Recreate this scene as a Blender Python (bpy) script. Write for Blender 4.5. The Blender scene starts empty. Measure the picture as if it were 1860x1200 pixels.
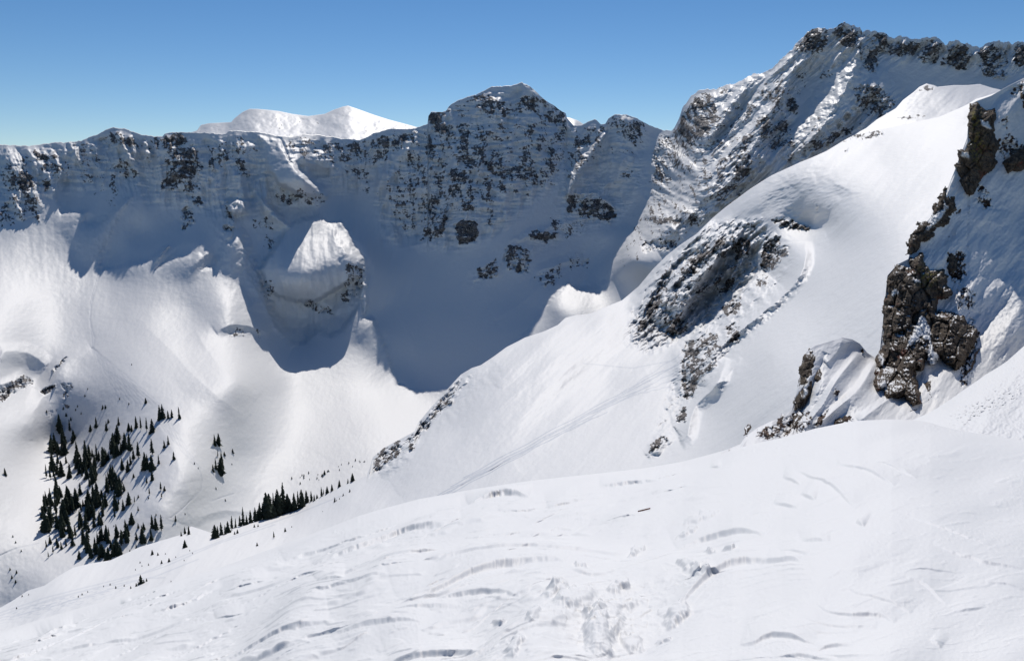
import bpy, math, random
import numpy as np
from math import radians as R

C = bpy.context.scene.collection
sc = bpy.context.scene

# ------------------------------------------------------------------ camera, sky, sun, exposure
F = 1508.0            # focal length in photo pixels (photo 1860 x 1200)
PITCH = R(10.15)
SUN_AZ, SUN_EL = R(2.0), R(45.0)
ca, sa = math.cos(PITCH), math.sin(PITCH)
cam = bpy.data.cameras.new('camera'); cam_o = bpy.data.objects.new('camera', cam); C.objects.link(cam_o)
cam.sensor_width = 36.0; cam.lens = 36.0 * F / 1860.0
cam.clip_start = 0.1; cam.clip_end = 30000
cam_o.location = (0, 0, 0); cam_o.rotation_euler = (R(90) - PITCH, 0, 0)
sc.camera = cam_o

world = bpy.data.worlds.new("World"); sc.world = world; world.use_nodes = True
nt = world.node_tree; nt.nodes.clear()
wo = nt.nodes.new('ShaderNodeOutputWorld'); bg = nt.nodes.new('ShaderNodeBackground')
sky = nt.nodes.new('ShaderNodeTexSky'); sky.sky_type = 'NISHITA'; sky.sun_disc = False
sky.sun_elevation = SUN_EL; sky.sun_rotation = SUN_AZ
sky.altitude = 3000; sky.air_density = 1.0; sky.dust_density = 0.2; sky.ozone_density = 2.2
bg.inputs['Strength'].default_value = 0.074
hs = nt.nodes.new('ShaderNodeHueSaturation'); hs.inputs['Saturation'].default_value = 1.24; hs.inputs['Hue'].default_value = .501
nt.links.new(sky.outputs[0], hs.inputs['Color']); nt.links.new(hs.outputs[0], bg.inputs['Color']); nt.links.new(bg.outputs[0], wo.inputs[0])

sun = bpy.data.lights.new('sun', 'SUN'); sun.energy = 3.25; sun.angle = R(0.53); sun.color = (1.0, 0.945, 0.875)
sun_o = bpy.data.objects.new('sun', sun); C.objects.link(sun_o)
SD = np.array([math.sin(SUN_AZ) * math.cos(SUN_EL), math.cos(SUN_AZ) * math.cos(SUN_EL), math.sin(SUN_EL)])
sun_o.rotation_euler = (R(90) - SUN_EL, 0, R(180) - SUN_AZ)

sc.view_settings.view_transform = 'Standard'; sc.view_settings.look = 'None'
sc.view_settings.exposure = 0.1; sc.view_settings.gamma = 1.0
sc.render.engine = 'CYCLES'
sc.cycles.max_bounces = 3; sc.cycles.diffuse_bounces = 1; sc.cycles.glossy_bounces = 1

# ------------------------------------------------------------------ projection helpers
def unproj(u, v, D):
    X = (u - 930.0) / F * D; Y = (600.0 - v) / F * D
    return np.stack([X, D * ca + Y * sa, Y * ca - D * sa], -1)
def D_of_z(u, v, z):
    return z / ((600.0 - v) / F * ca - sa)
sun_cam = np.array([SD[0], SD[1] * sa + SD[2] * ca, SD[1] * ca - SD[2] * sa])   # x, up, depth in camera space
SUNX, SUNY = 930 + F * sun_cam[0] / sun_cam[2], 600 - F * sun_cam[1] / sun_cam[2]

# ------------------------------------------------------------------ noise
def _hash(ix, iy, seed):
    h = (ix.astype(np.int64) * 374761393 + iy.astype(np.int64) * 668265263 + seed * 1442695041) & 0xffffffff
    h = ((h ^ (h >> 13)) * 1274126177) & 0xffffffff
    return (h ^ (h >> 16)) & 0xffffffff
def perlin(x, y, seed=0):
    ix = np.floor(x); iy = np.floor(y); fx = x - ix; fy = y - iy
    ix = ix.astype(np.int64); iy = iy.astype(np.int64)
    u = fx * fx * fx * (fx * (fx * 6 - 15) + 10); w = fy * fy * fy * (fy * (fy * 6 - 15) + 10)
    def g(dx, dy):
        a = _hash(ix + dx, iy + dy, seed) * (2 * math.pi / 4294967296.0)
        return np.cos(a) * (fx - dx) + np.sin(a) * (fy - dy)
    a = g(0, 0); b = g(1, 0); c = g(0, 1); d = g(1, 1)
    return 1.5 * ((a + (b - a) * u) * (1 - w) + (c + (d - c) * u) * w)
def fbm(x, y, octv=4, seed=0, gain=.5, lac=2.07):
    s = 0; a = 1.0
    for k in range(octv):
        s = s + a * perlin(x, y, seed + 17 * k); x = x * lac + 3.7; y = y * lac + 1.3; a *= gain
    return s
def ridged(x, y, octv=4, seed=0, gain=.5, lac=2.1):
    s = 0; a = 1.0; t = 0
    for k in range(octv):
        n = 1 - np.abs(perlin(x, y, seed + 29 * k)) * 1.6
        s = s + a * n; t += a; x = x * lac + 5.1; y = y * lac + 2.9; a *= gain
    return s / t            # about 0..1, crests near 1
def worley(x, y, seed=0, jit=0.9):
    """nearest-cell facets: returns (f2-f1, cell-plane value)"""
    ix = np.floor(x).astype(np.int64); iy = np.floor(y).astype(np.int64)
    f1 = np.full(x.shape, 9.0); f2 = np.full(x.shape, 9.0); pl = np.zeros(x.shape)
    for dx in (-1, 0, 1):
        for dy in (-1, 0, 1):
            cx = ix + dx; cy = iy + dy
            h = _hash(cx, cy, seed); h2 = _hash(cx, cy, seed + 7); h3 = _hash(cx, cy, seed + 13); h4 = _hash(cx, cy, seed + 19)
            px = cx + .5 + jit * ((h / 4294967296.0) - .5); py = cy + .5 + jit * ((h2 / 4294967296.0) - .5)
            d = np.hypot(x - px, y - py)
            val = (h3 / 4294967296.0 - .5) * 1.2 + (x - px) * ((h4 & 65535) / 65535.0 - .5) * 2.2 + (y - py) * ((h4 >> 16) / 65535.0 - .5) * 2.2
            n = d < f1
            f2 = np.where(n, f1, np.minimum(f2, d)); pl = np.where(n, val, pl); f1 = np.where(n, d, f1)
    return f2 - f1, pl
def smooth(a, b, x):
    t = np.clip((x - a) / (b - a), 0, 1); return t * t * (3 - 2 * t)

# ------------------------------------------------------------------ fields traced over the terrain
def segdist(U, V, pts):
    """distance to polyline, signed side (+ = right of travel direction in picture sense), arc fraction"""
    best = np.full(U.shape, 1e9); side = np.zeros(U.shape); frac = np.zeros(U.shape)
    P = np.array(pts, float); L = np.hypot(*(P[1:] - P[:-1]).T); tot = L.sum(); acc = 0
    for i in range(len(P) - 1):
        ax, ay = P[i]; bx, by = P[i + 1]; dx, dy = bx - ax, by - ay
        t = np.clip(((U - ax) * dx + (V - ay) * dy) / (L[i] ** 2), 0, 1)
        ex = U - ax - t * dx; ey = V - ay - t * dy
        d = np.hypot(ex, ey); m = d < best
        cr = dx * (V - ay) - dy * (U - ax)
        best = np.where(m, d, best); side = np.where(m, np.sign(cr), side); frac = np.where(m, (acc + t * L[i]) / tot, frac)
        acc += L[i]
    return best, side, frac
def inpoly(U, V, pts):
    c = np.zeros(U.shape, bool); n = len(pts)
    for i in range(n):
        x0, y0 = pts[i]; x1, y1 = pts[(i + 1) % n]
        if y0 == y1: continue
        m = ((y0 > V) != (y1 > V)) & (U < (x1 - x0) * (V - y0) / (y1 - y0) + x0)
        c ^= m
    return c
def boxed(U, V, pts, pad):
    p = np.array(pts, float)
    return (U > p[:, 0].min() - pad) & (U < p[:, 0].max() + pad) & (V > p[:, 1].min() - pad) & (V < p[:, 1].max() + pad)
def curve(pts, step=8.0):
    """Catmull-Rom through the points"""
    P = np.array([pts[0]] + list(pts) + [pts[-1]], float); out = []
    for i in range(1, len(P) - 2):
        n = max(2, min(7, int(np.hypot(*(P[i + 1] - P[i])) / step)))
        for k in range(n):
            t = k / n; a, b, c, d = P[i - 1], P[i], P[i + 1], P[i + 2]
            out.append(.5 * (2 * b + (c - a) * t + (2 * a - 5 * b + 4 * c - d) * t * t + (3 * b - a - 3 * c + d) * t ** 3))
    out.append(P[-1]); return out
def crease(U, V, H, pts, h, wneg, wpos, p=1.3, taper=.12, warp=0.0):
    """raise H by h at the polyline, falling to 0 over wneg px on its left side and wpos px on its right side"""
    m = boxed(U, V, pts, max(wneg, wpos))
    if not m.any(): return
    u_, v_ = U[m], V[m]
    if warp: u_, v_ = u_ + warp * fbm(u_ / 14, v_ / 14, 3, 941), v_ + warp * fbm(u_ / 14, v_ / 14, 3, 947)
    d, s, t = segdist(u_, v_, curve(pts))
    w = np.where(s >= 0, wpos, wneg)
    f = np.clip(1 - d / w, 0, 1) ** p
    tp = np.clip(t / max(taper, 1e-6), 0, 1) * np.clip((1 - t) / max(taper, 1e-6), 0, 1)
    H[m] += h * f * np.sqrt(tp)
def blob(U, V, H, cx, cy, rx, ry, h, ang=0, p=1):
    c, s = math.cos(R(ang)), math.sin(R(ang))
    x = ((U - cx) * c + (V - cy) * s) / rx; y = (-(U - cx) * s + (V - cy) * c) / ry
    H += h * np.exp(-(x * x + y * y) ** p)
WARP = []
def warped(U, V, M, s, seed):
    WARP[:] = [M, fbm(U / s, V / s, 4, seed, .62), fbm(U / s, V / s, 4, seed + 3, .62)]
def polymask(U, V, M, pts, val, soft=12):
    if WARP and WARP[0] is M:
        w = 3 + soft * .55; U = U + w * WARP[1]; V = V + w * WARP[2]
    m = boxed(U, V, pts, soft * 2)
    if not m.any(): return
    d, _, _ = segdist(U[m], V[m], list(pts) + [pts[0]])
    sd = np.where(inpoly(U[m], V[m], pts), d, -d)
    M[m] = np.maximum(M[m], val * smooth(-soft, soft, sd))

def tps_fit(pts, w, reg=1e-5):
    P = np.array(pts, float) / 1000; w = np.array(w, float)
    n = len(P); r2 = ((P[:, None] - P[None]) ** 2).sum(-1)
    K = .5 * r2 * np.log(r2 + 1e-12) + reg * np.eye(n)
    A = np.zeros((n + 3, n + 3)); A[:n, :n] = K; A[:n, n] = 1; A[:n, n + 1:] = P; A[n, :n] = 1; A[n + 1:, :n] = P.T
    x = np.linalg.solve(A, np.concatenate([w, [0, 0, 0]]))
    def ev(U, V):
        out = np.empty(U.size); u = U.ravel() / 1000; v = V.ravel() / 1000
        for a in range(0, u.size, 40000):
            uu = u[a:a + 40000]; vv = v[a:a + 40000]
            r2 = (uu[:, None] - P[None, :, 0]) ** 2 + (vv[:, None] - P[None, :, 1]) ** 2
            out[a:a + 40000] = (.5 * r2 * np.log(r2 + 1e-12)) @ x[:n] + x[n] + x[n + 1] * uu + x[n + 2] * vv
        return out.reshape(U.shape)
    return ev

def bilin(grid_u, grid_v, Z, u, v):
    i = np.clip((u - grid_u[0]) / (grid_u[1] - grid_u[0]), 0, len(grid_u) - 1.001); j = np.clip((v - grid_v[0]) / (grid_v[1] - grid_v[0]), 0, len(grid_v) - 1.001)
    i0 = i.astype(int); j0 = j.astype(int); fi = i - i0; fj = j - j0
    return (Z[j0, i0] * (1 - fi) + Z[j0, i0 + 1] * fi) * (1 - fj) + (Z[j0 + 1, i0] * (1 - fi) + Z[j0 + 1, i0 + 1] * fi) * fj

# ------------------------------------------------------------------ mesh helpers
def set_attr(me, name, arr):
    a = me.attributes.new(name, 'FLOAT', 'POINT'); a.data.foreach_set('value', np.ascontiguousarray(arr, np.float32).ravel())
def grid_mesh(name, P, mat, attrs=None, smoothf=True):
    nr, nc = P.shape[:2]
    me = bpy.data.meshes.new(name)
    me.vertices.add(nr * nc); me.vertices.foreach_set('co', P.astype(np.float32).ravel())
    i = np.arange(nr * nc).reshape(nr, nc)
    # rows run downwards in the picture: wind so that normals face the camera side
    q = np.stack([i[:-1, :-1], i[1:, :-1], i[1:, 1:], i[:-1, 1:]], -1).reshape(-1, 4).astype(np.int32)
    me.loops.add(q.size); me.loops.foreach_set('vertex_index', q.ravel())
    me.polygons.add(len(q)); me.polygons.foreach_set('loop_start', np.arange(0, q.size, 4, dtype=np.int32))
    me.polygons.foreach_set('use_smooth', np.full(len(q), smoothf))
    me.update(calc_edges=True)
    for k, a in (attrs or {}).items(): set_attr(me, k, a)
    me.materials.append(mat)
    o = bpy.data.objects.new(name, me); C.objects.link(o)
    return o

class Sheet:
    """one terrain surface: columns every du px, rows from its skyline down to bottom(u)"""
    def __init__(s, contour, bottom, du, dv, u0=-150, u1=2010, arc=0.0, rough=None):
        cp = np.array(contour, float)
        fu = np.arange(u0, u1, .1); ft = np.interp(fu, cp[:, 0], cp[:, 1]); al = np.concatenate([[0], np.cumsum(np.hypot(np.diff(fu), arc * np.diff(ft)))])
        s.u = np.interp(np.arange(0, al[-1] + du, du), al, fu)
        s.top = np.interp(s.u, cp[:, 0], cp[:, 1]); s.bot = bottom(s.u)
        if rough is not None: s.top = s.top + rough(s.u)
        s.bot = np.maximum(s.bot, s.top + 12)
        n = int(((s.bot - s.top).max()) / dv) + 2
        t = np.linspace(0, 1, n)[:, None]
        s.V = s.top[None] + (s.bot - s.top)[None] * t; s.U = np.broadcast_to(s.u, s.V.shape).copy()
    def build(s, name, mat, attrs, back=300.0, steps=10, fall=0.9, updisp=None):
        P = unproj(s.U, s.V, s.D)
        if updisp is not None: P = P + updisp
        s.P = P
        k = (np.linspace(1, 0, steps, endpoint=False) ** 1.6)[:, None, None] * back
        d = P[0] * np.array([1, 1, 0]); d /= np.linalg.norm(d, axis=-1, keepdims=True)
        back_rows = P[0][None] + k * d[None] - np.array([0, 0, fall]) * k
        Pall = np.concatenate([back_rows, P], 0)
        at = {n: np.concatenate([np.repeat(a[:1], steps, 0), a], 0) for n, a in attrs.items()}
        o = grid_mesh(name, Pall, mat, at); o['kind'] = 'structure'
        return o
    def at(s, u, v):
        """world point of the surface under picture position u, v"""
        c = int(np.argmin(np.abs(s.u - u)))
        r = (v - s.top[c]) / (s.bot[c] - s.top[c]) * (s.V.shape[0] - 1); r = int(min(max(round(r), 0), s.V.shape[0] - 1))
        return s.P[r, c]

# ------------------------------------------------------------------ materials
def nd(t, typ, **kw):
    n = t.nodes.new(typ)
    for k, v in kw.items(): setattr(n, k, v)
    return n
def terrain_material(name, scale, rock_a, rock_b, bump=0.4, bumpdist=1.0, detail=1.0):
    m = bpy.data.materials.new(name); m.use_nodes = True; t = m.node_tree; t.nodes.clear(); L = t.links
    out = nd(t, 'ShaderNodeOutputMaterial')
    geo = nd(t, 'ShaderNodeNewGeometry')
    at = nd(t, 'ShaderNodeAttribute', attribute_name='rock')
    n1 = nd(t, 'ShaderNodeTexNoise'); n1.inputs['Scale'].default_value = scale; n1.inputs['Detail'].default_value = 5
    L.new(geo.outputs['Position'], n1.inputs['Vector'])
    ma = nd(t, 'ShaderNodeMath', operation='MULTIPLY_ADD'); ma.inputs[1].default_value = .35 * detail; L.new(n1.outputs[0], ma.inputs[0]); L.new(at.outputs['Fac'], ma.inputs[2])
    mr = nd(t, 'ShaderNodeMapRange'); mr.inputs['From Min'].default_value = .5 + .16 * detail; mr.inputs['From Max'].default_value = .58 + .19 * detail; mr.clamp = True
    L.new(ma.outputs[0], mr.inputs['Value'])
    # rock
    n2 = nd(t, 'ShaderNodeTexNoise'); n2.inputs['Scale'].default_value = scale * .35; n2.inputs['Detail'].default_value = 6
    L.new(geo.outputs['Position'], n2.inputs['Vector'])
    cr = nd(t, 'ShaderNodeMix', data_type='RGBA'); cr.inputs[6].default_value = (*rock_a, 1); cr.inputs[7].default_value = (*rock_b, 1)
    mr2 = nd(t, 'ShaderNodeMapRange'); mr2.inputs['From Min'].default_value = .4; mr2.inputs['From Max'].default_value = .62
    L.new(n2.outputs[0], mr2.inputs['Value']); L.new(mr2.outputs[0], cr.inputs[0])
    rb = nd(t, 'ShaderNodeBsdfPrincipled'); rb.inputs['Roughness'].default_value = .85; rb.inputs['Specular IOR Level'].default_value = .25
    n5 = nd(t, 'ShaderNodeTexNoise'); n5.inputs['Scale'].default_value = scale * 1.5; n5.inputs['Detail'].default_value = 4; n5.inputs['Roughness'].default_value = .7
    mp5 = nd(t, 'ShaderNodeMapping'); mp5.inputs['Scale'].default_value = (.6, .6, 1.5); L.new(geo.outputs['Position'], mp5.inputs[0]); L.new(mp5.outputs[0], n5.inputs['Vector'])
    m5 = nd(t, 'ShaderNodeMapRange'); m5.inputs['From Min'].default_value = .56; m5.inputs['From Max'].default_value = .66; L.new(n5.outputs[0], m5.inputs['Value'])
    du = nd(t, 'ShaderNodeMix', data_type='RGBA'); L.new(m5.outputs[0], du.inputs[0]); L.new(cr.outputs[2], du.inputs[6]); du.inputs[7].default_value = (.68, .68, .69, 1)
    L.new(du.outputs[2], rb.inputs['Base Color'])
    b2 = nd(t, 'ShaderNodeBump'); b2.inputs['Strength'].default_value = .9; b2.inputs['Distance'].default_value = 1.2 / scale
    L.new(n1.outputs[0], b2.inputs['Height']); L.new(b2.outputs[0], rb.inputs['Normal'])
    # snow
    sb = nd(t, 'ShaderNodeBsdfPrincipled'); sb.inputs['Roughness'].default_value = .55; sb.inputs['Specular IOR Level'].default_value = .25
    tr = nd(t, 'ShaderNodeAttribute', attribute_name='track')
    sc_ = nd(t, 'ShaderNodeMix', data_type='RGBA'); sc_.inputs[6].default_value = (.81, .81, .81, 1); sc_.inputs[7].default_value = (.45, .49, .56, 1)
    L.new(tr.outputs['Fac'], sc_.inputs[0]); L.new(sc_.outputs[2], sb.inputs['Base Color'])
    n3 = nd(t, 'ShaderNodeTexNoise'); n3.inputs['Scale'].default_value = scale * .5; n3.inputs['Detail'].default_value = 4
    mp = nd(t, 'ShaderNodeMapping'); mp.inputs['Scale'].default_value = (1.0, .45, 1.0); mp.inputs['Rotation'].default_value = (0, 0, R(-35))
    L.new(geo.outputs['Position'], mp.inputs['Vector']); L.new(mp.outputs[0], n3.inputs['Vector'])
    b1 = nd(t, 'ShaderNodeBump'); b1.inputs['Strength'].default_value = bump; b1.inputs['Distance'].default_value = bumpdist
    L.new(n3.outputs[0], b1.inputs['Height']); L.new(b1.outputs[0], sb.inputs['Normal'])
    mx = nd(t, 'ShaderNodeMixShader'); L.new(mr.outputs[0], mx.inputs[0]); L.new(sb.outputs[0], mx.inputs[1]); L.new(rb.outputs[0], mx.inputs[2])
    L.new(mx.outputs[0], out.inputs[0])
    return m
MAT_FAR = terrain_material('snow_and_rock_far', .28, (.085, .078, .080), (.25, .225, .21), bump=.25, bumpdist=2.0, detail=1.4)
MAT_MID = terrain_material('snow_and_rock_mid', .7, (.07, .062, .062), (.22, .19, .17), bump=.3, bumpdist=.7)
MAT_NEAR = terrain_material('snow_near', 6.0, (.05, .03, .025), (.15, .10, .07), bump=.25, bumpdist=.03)
MAT_NOOK = terrain_material('snow_and_rock_nook', 1.2, (.05, .03, .025), (.15, .10, .07), bump=.3, bumpdist=.15)

# ================================================================== FAR RANGE: headwall, basin, big right mountain
RIDGE = [(-150,275),(0,262.7),(53,265),(90,260),(133,257),(147,256),(160,250),(177,245),(190,237),(207,231),(230,235),(253,243),(277,247),(295,248),(300,243),(317,240),(340,240),(372,241),(395,243),(412,243),(415,238),(433,237),(467,240),(500,245),(530,250),(550,244),(580,245),(620,251),(653,255),(680,242),(707,234),(730,235),(753,233),(770,228),(777,225),(778,210),(783,203),(803,203),(810,202),(817,192),(830,183),(853,175),(873,168),(893,157),(913,157),(930,156),(948,150),(963,158),(980,172),(990,182),(1003,190),(1020,202),(1028,207),(1030,215),(1043,228),(1057,227),(1067,222),(1080,216),(1092,227),(1100,225),(1105,215),(1117,208),(1137,208),(1157,215),(1170,223),(1187,230),(1207,237),(1220,238),(1225,233),(1233,217),(1240,195),(1257,173),(1273,162),(1297,163),(1307,157),(1333,152),(1353,142),(1367,135),(1387,132),(1403,125),(1413,112),(1427,100),(1440,88),(1447,78),(1460,65),(1473,53),(1482,50),(1503,53),(1513,55),(1523,46),(1533,42),(1550,45),(1562,52),(1567,60),(1573,55),(1593,58),(1610,60),(1617,70),(1633,66),(1653,70),(1663,73),(1677,68),(1700,69),(1710,75),(1717,83),(1723,77),(1737,74),(1757,80),(1770,85),(1780,87),(1790,78),(1813,74),(1833,77),(1840,80),(1850,75),(1860,77),(1900,82),(1940,74),(2010,90)]
MID = [(-150,1150),(0,1103),(23,1090),(50,1072),(80,1063),(110,1043),(133,1030),(167,1022),(200,1017),(253,993),(290,982),(330,970),(347,955),(393,970),(413,962),(443,953),(480,941),(513,931),(540,920),(567,909),(600,893),(620,882),(650,870),(666,864),(672,848),(677,830),(697,813),(727,797),(753,783),(760,767),(780,743),(807,713),(823,695),(837,680),(857,668),(873,663),(897,647),(920,630),(940,620),(953,613),(987,602),(1013,590),(1027,577),(1047,572),(1070,570),(1087,563),(1103,556),(1130,545),(1160,520),(1185,490),(1210,465),(1235,445),(1265,425),(1293,397),(1317,377),(1340,360),(1363,343),(1383,330),(1403,318),(1427,307),(1453,295),(1473,287),(1500,275),(1520,263),(1533,255),(1550,246),(1573,240),(1607,233),(1633,228),(1670,220),(1707,212),(1740,198),(1757,190),(1773,180),(1800,172),(1860,150),(2010,110)]
MIDA = np.array(MID, float)
FORE = [(-150,1182),(0,1146),(120,1110),(250,1076),(400,1030),(520,986),(600,957),(650,937),(700,922),(760,906),(860,888),(960,873),(1090,859),(1170,850),(1240,838),(1300,822),(1330,813),(1420,795),(1480,778),(1550,764),(1620,761),(1690,764),(1780,775),(1860,783),(2010,790)]
FOREA = np.array(FORE, float)

# ridge depth along u, and the shadow curtain the ridge throws towards the camera
RD = np.array([(-150,1750),(0,1800),(205,1900),(300,1900),(430,1930),(620,2100),(780,2120),(945,2120),(1030,2120),(1137,2050),(1220,1980),(1300,1880),(1440,1730),(1540,1630),(1700,1560),(1860,1500),(2010,1450)], float)
ru = np.arange(-150, 2010, 4.0); rv = np.interp(ru, *np.array(RIDGE, float).T); rD = np.interp(ru, RD[:, 0], RD[:, 1])
rvs = np.convolve(np.pad(rv, 5, mode='edge'), np.ones(11) / 11, 'valid')
th = (ru - SUNX) / (rvs - SUNY)
def curtain(u, v):
    t = (u - SUNX) / (v - SUNY)
    X = np.interp(t, th, ru); Y = np.interp(t, th, rvs); D = np.interp(t, th, rD)
    Rf = D; Ru = (600 - Y) / F * D; k = (600 - v) / F
    s = (Ru - k * Rf) / (sun_cam[1] - k * sun_cam[2])
    return Rf - s * sun_cam[2]
pts, W = [], []
def cC(u, v, e): pts.append((u, v)); W.append(1000.0 / (curtain(u, v) * (1 + e)))
def cD(u, v, D): pts.append((u, v)); W.append(1000.0 / D)
def cZ(u, v, z): cD(u, v, D_of_z(u, v, z))
for u in (-150,-60,30,110,205,300,400,500,600,700,780,860,945,1030,1110,1170,1220,1300,1370,1440,1540,1640,1740,1860,2010):
    cD(u, np.interp(u, ru, rv), np.interp(u, RD[:, 0], RD[:, 1]))
# boundary of the big shadow
for u, v in [(115,385),(158,395),(207,385),(238,365),(200,427),(182,477),(200,490),(233,478),(300,470),(357,463),(372,480),(400,460),
             (430,433),(450,497),(467,530),(493,585),(525,615),(577,605),(620,600),(655,545),(692,613),(713,677),(753,708),(797,712),
             (945,612),(987,563),(1033,515),(1087,521),(1113,477),(1123,457),(1153,417),(1176,370),(1186,320),(1195,273)]:
    cC(u, v, 0.0)
# inside the shadow: a little behind the curtain
for u, v, e in [(150,300,.0),(230,285,.0),(265,300,.003),(150,345,.008),(235,335,.01),(310,340,.016),(250,420,.02),(330,400,.028),(400,330,.02),(380,430,.012),(450,330,.012),(620,350,.03),(640,310,.02),
                (700,330,.022),(700,450,.035),(700,560,.02),(760,560,.035),(800,640,.025),(850,250,.006),(850,350,.018),(900,450,.035),(850,560,.035),(950,520,.035),(1000,300,.012),(1000,400,.03),
                (1040,470,.02),(1100,330,.018),(1100,430,.02),(1150,300,.015),(1160,350,.012),(520,560,.012),(560,590,.012),(760,300,.014),(950,230,.006)]:
    cC(u, v, e)
# platforms standing out of the shadow
for u, v, e in [(560,440,-.026),(530,470,-.036),(500,490,-.030),(610,430,-.020),(640,470,-.028),(600,500,-.042),(555,515,-.050),(620,505,-.03),(520,515,-.035),(570,398,-.004),(560,575,.008),(612,572,.010),(650,430,.012),(500,300,-.014),(550,338,-.036),(515,330,-.032),(490,268,-.004),(575,368,.004),(520,362,.002),(610,340,.02),(500,370,.006)]:
    cC(u, v, e)
# sunlit basin and left slopes
for u, v, D in [(-150,380,1650),(0,360,1710),(60,350,1730),(0,450,1600),(-150,560,1330),(0,560,1400),(100,470,1640),(-150,760,1020),(0,650,1270),(0,740,1180),(0,820,1085),(0,950,965),(-150,1000,860),(0,1100,880),
                (110,560,1520),(160,560,1540),(165,635,1425),(110,690,1335),(85,800,1262),(45,770,1190),(60,690,1330),(100,900,1085),(130,1000,955),(100,1080,880),
                (250,560,1560),(250,640,1410),(250,700,1297),(320,760,1212),(350,860,1097),(300,930,1010),(350,560,1600),(380,640,1455),(420,560,1610),(430,700,1355)]:
    cD(u, v, D)
for u, v, z in [(430,840,-412),(400,940,-442),(480,640,-325),(500,720,-378),(560,680,-368),(600,740,-404),(680,760,-413),(750,760,-420),(600,830,-435),(700,820,-432),(520,900,-455),(640,900,-455),(200,850,-385)]:
    cZ(u, v, z)
for u, v, D in [(1010,560,1700),(1060,560,1690),(1130,510,1720),(1000,700,1560)]:
    cD(u, v, D)
for u in (800, 950, 1100): cD(u, 900, 1250)
# right mountain
for u, v, e in [(1420,150,-.015),(1380,200,-.035),(1330,250,-.055),(1260,230,-.03),(1300,300,-.078),(1250,350,-.085),(1200,400,-.08),(1350,330,-.09),(1300,390,-.12),(1400,300,-.08),(1150,470,-.10),(1120,500,-.02),(1220,300,-.045),(1440,240,-.045),(1460,150,.0)]: cC(u, v, e)
for u, v, D in [(1520,150,1600),(1500,230,1540),(1560,100,1600),(1600,130,1560),(1580,180,1510),(1640,170,1530),(1700,150,1540),(1760,130,1530),(1860,130,1470),(1560,260,1450),(1620,210,1460),(1700,220,1480),
                (1400,420,1550),(1600,400,1300),(1860,250,1350),(2010,250,1300),(1200,560,1560)]:
    cD(u, v, D)
fC = tps_fit(pts, W, 2e-6)

SHADE = [(97,150),(97,337),(100,360),(113,388),(128,385),(158,385),(150,403),(160,412),(180,410),(197,393),(207,380),(238,358),(213,397),(200,427),(183,457),(182,477),(187,490),(207,488),(233,478),(267,475),(277,470),(305,447),(283,490),(313,472),(357,463),(378,460),(367,490),(387,487),(400,460),(410,443),(430,433),
 (440,450),(450,497),(467,520),(477,543),(493,580),(513,607),(537,623),(553,622),(577,600),(600,610),(620,600),(640,570),(658,540),(662,577),(680,580),(692,613),(703,637),(713,677),(723,698),(753,710),(797,712),(860,690),(945,615),(970,587),(987,563),(1003,540),(1033,515),(1053,524),(1087,521),(1103,508),(1113,477),(1123,457),(1153,417),(1170,387),(1183,347),(1183,300),(1193,273),(1207,238),(1207,150)]
LIT = [[(525,410),(548,400),(580,393),(600,405),(620,403),(633,420),(640,447),(660,470),(650,500),(612,524),(572,548),(530,546),(492,532),(473,490),(500,450)], [(413,372),(430,363),(443,368),(447,385),(432,392),(417,385)], [(467,352),(480,362),(500,384),(525,412),(508,408),(478,385)],
 [(470,247),(510,252),(528,292),(560,328),(594,357),(548,354),(508,335),(484,300)], [(1097,238),(1104,242),(1077,287),(1052,317),(1037,352),(1026,357),(1040,320),(1063,280)], [(655,545),(662,577),(668,545),(661,520)]]
def shape_shadow(U, V, D):
    """fold the wall so that it crosses the edge of the ridge's shadow where the photograph's shadow ends"""
    m = boxed(U, V, SHADE, 60); u, v = U[m], V[m]
    u = u + 1.6 * fbm(u / 9, v / 9, 3, 951); v = v + 1.6 * fbm(u / 9, v / 9, 3, 953)
    def sdist(poly):
        d, _, _ = segdist(u, v, poly + [poly[0]]); return np.where(inpoly(u, v, poly), d, -d)
    sd = sdist(SHADE)
    for h in LIT: sd = np.minimum(sd, -sdist(h))
    cu = curtain(U[m], V[m]); e = D[m] / cu - 1
    g = .007 * np.tanh(sd / 14.0) + .00004 * sd; k = .003
    hi = .5 * (e + g + np.sqrt((e - g) ** 2 + k * k)); lo = .5 * (e + g - np.sqrt((e - g) ** 2 + k * k)); t = smooth(-5, 5, sd)
    top = smooth(40, 75, V[m] - np.interp(U[m], ru, rv)); en = lo + (hi - lo) * t
    inh = smooth(-3, 3, np.max([sdist(h) for h in LIT], axis=0)); fade = smooth(60, 30, np.abs(sd)); fade = np.maximum(fade * top, inh)
    D[m] = cu * (1 + e + (en - e) * fade)
    return D
far = Sheet(RIDGE, lambda u: np.interp(u, MIDA[:, 0], MIDA[:, 1]) + 45, 1.7, 1.6, rough=lambda u: (1.2 + 1.6 * smooth(1220, 1300, u)) * fbm(u / 11, u * 0 + .3, 4, 5, .65))
U, V = far.U, far.V
D = shape_shadow(U, V, 1000.0 / fC(U, V))
topd = V - far.top[None]
H = np.zeros(U.shape)          # metres towards the camera
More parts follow.
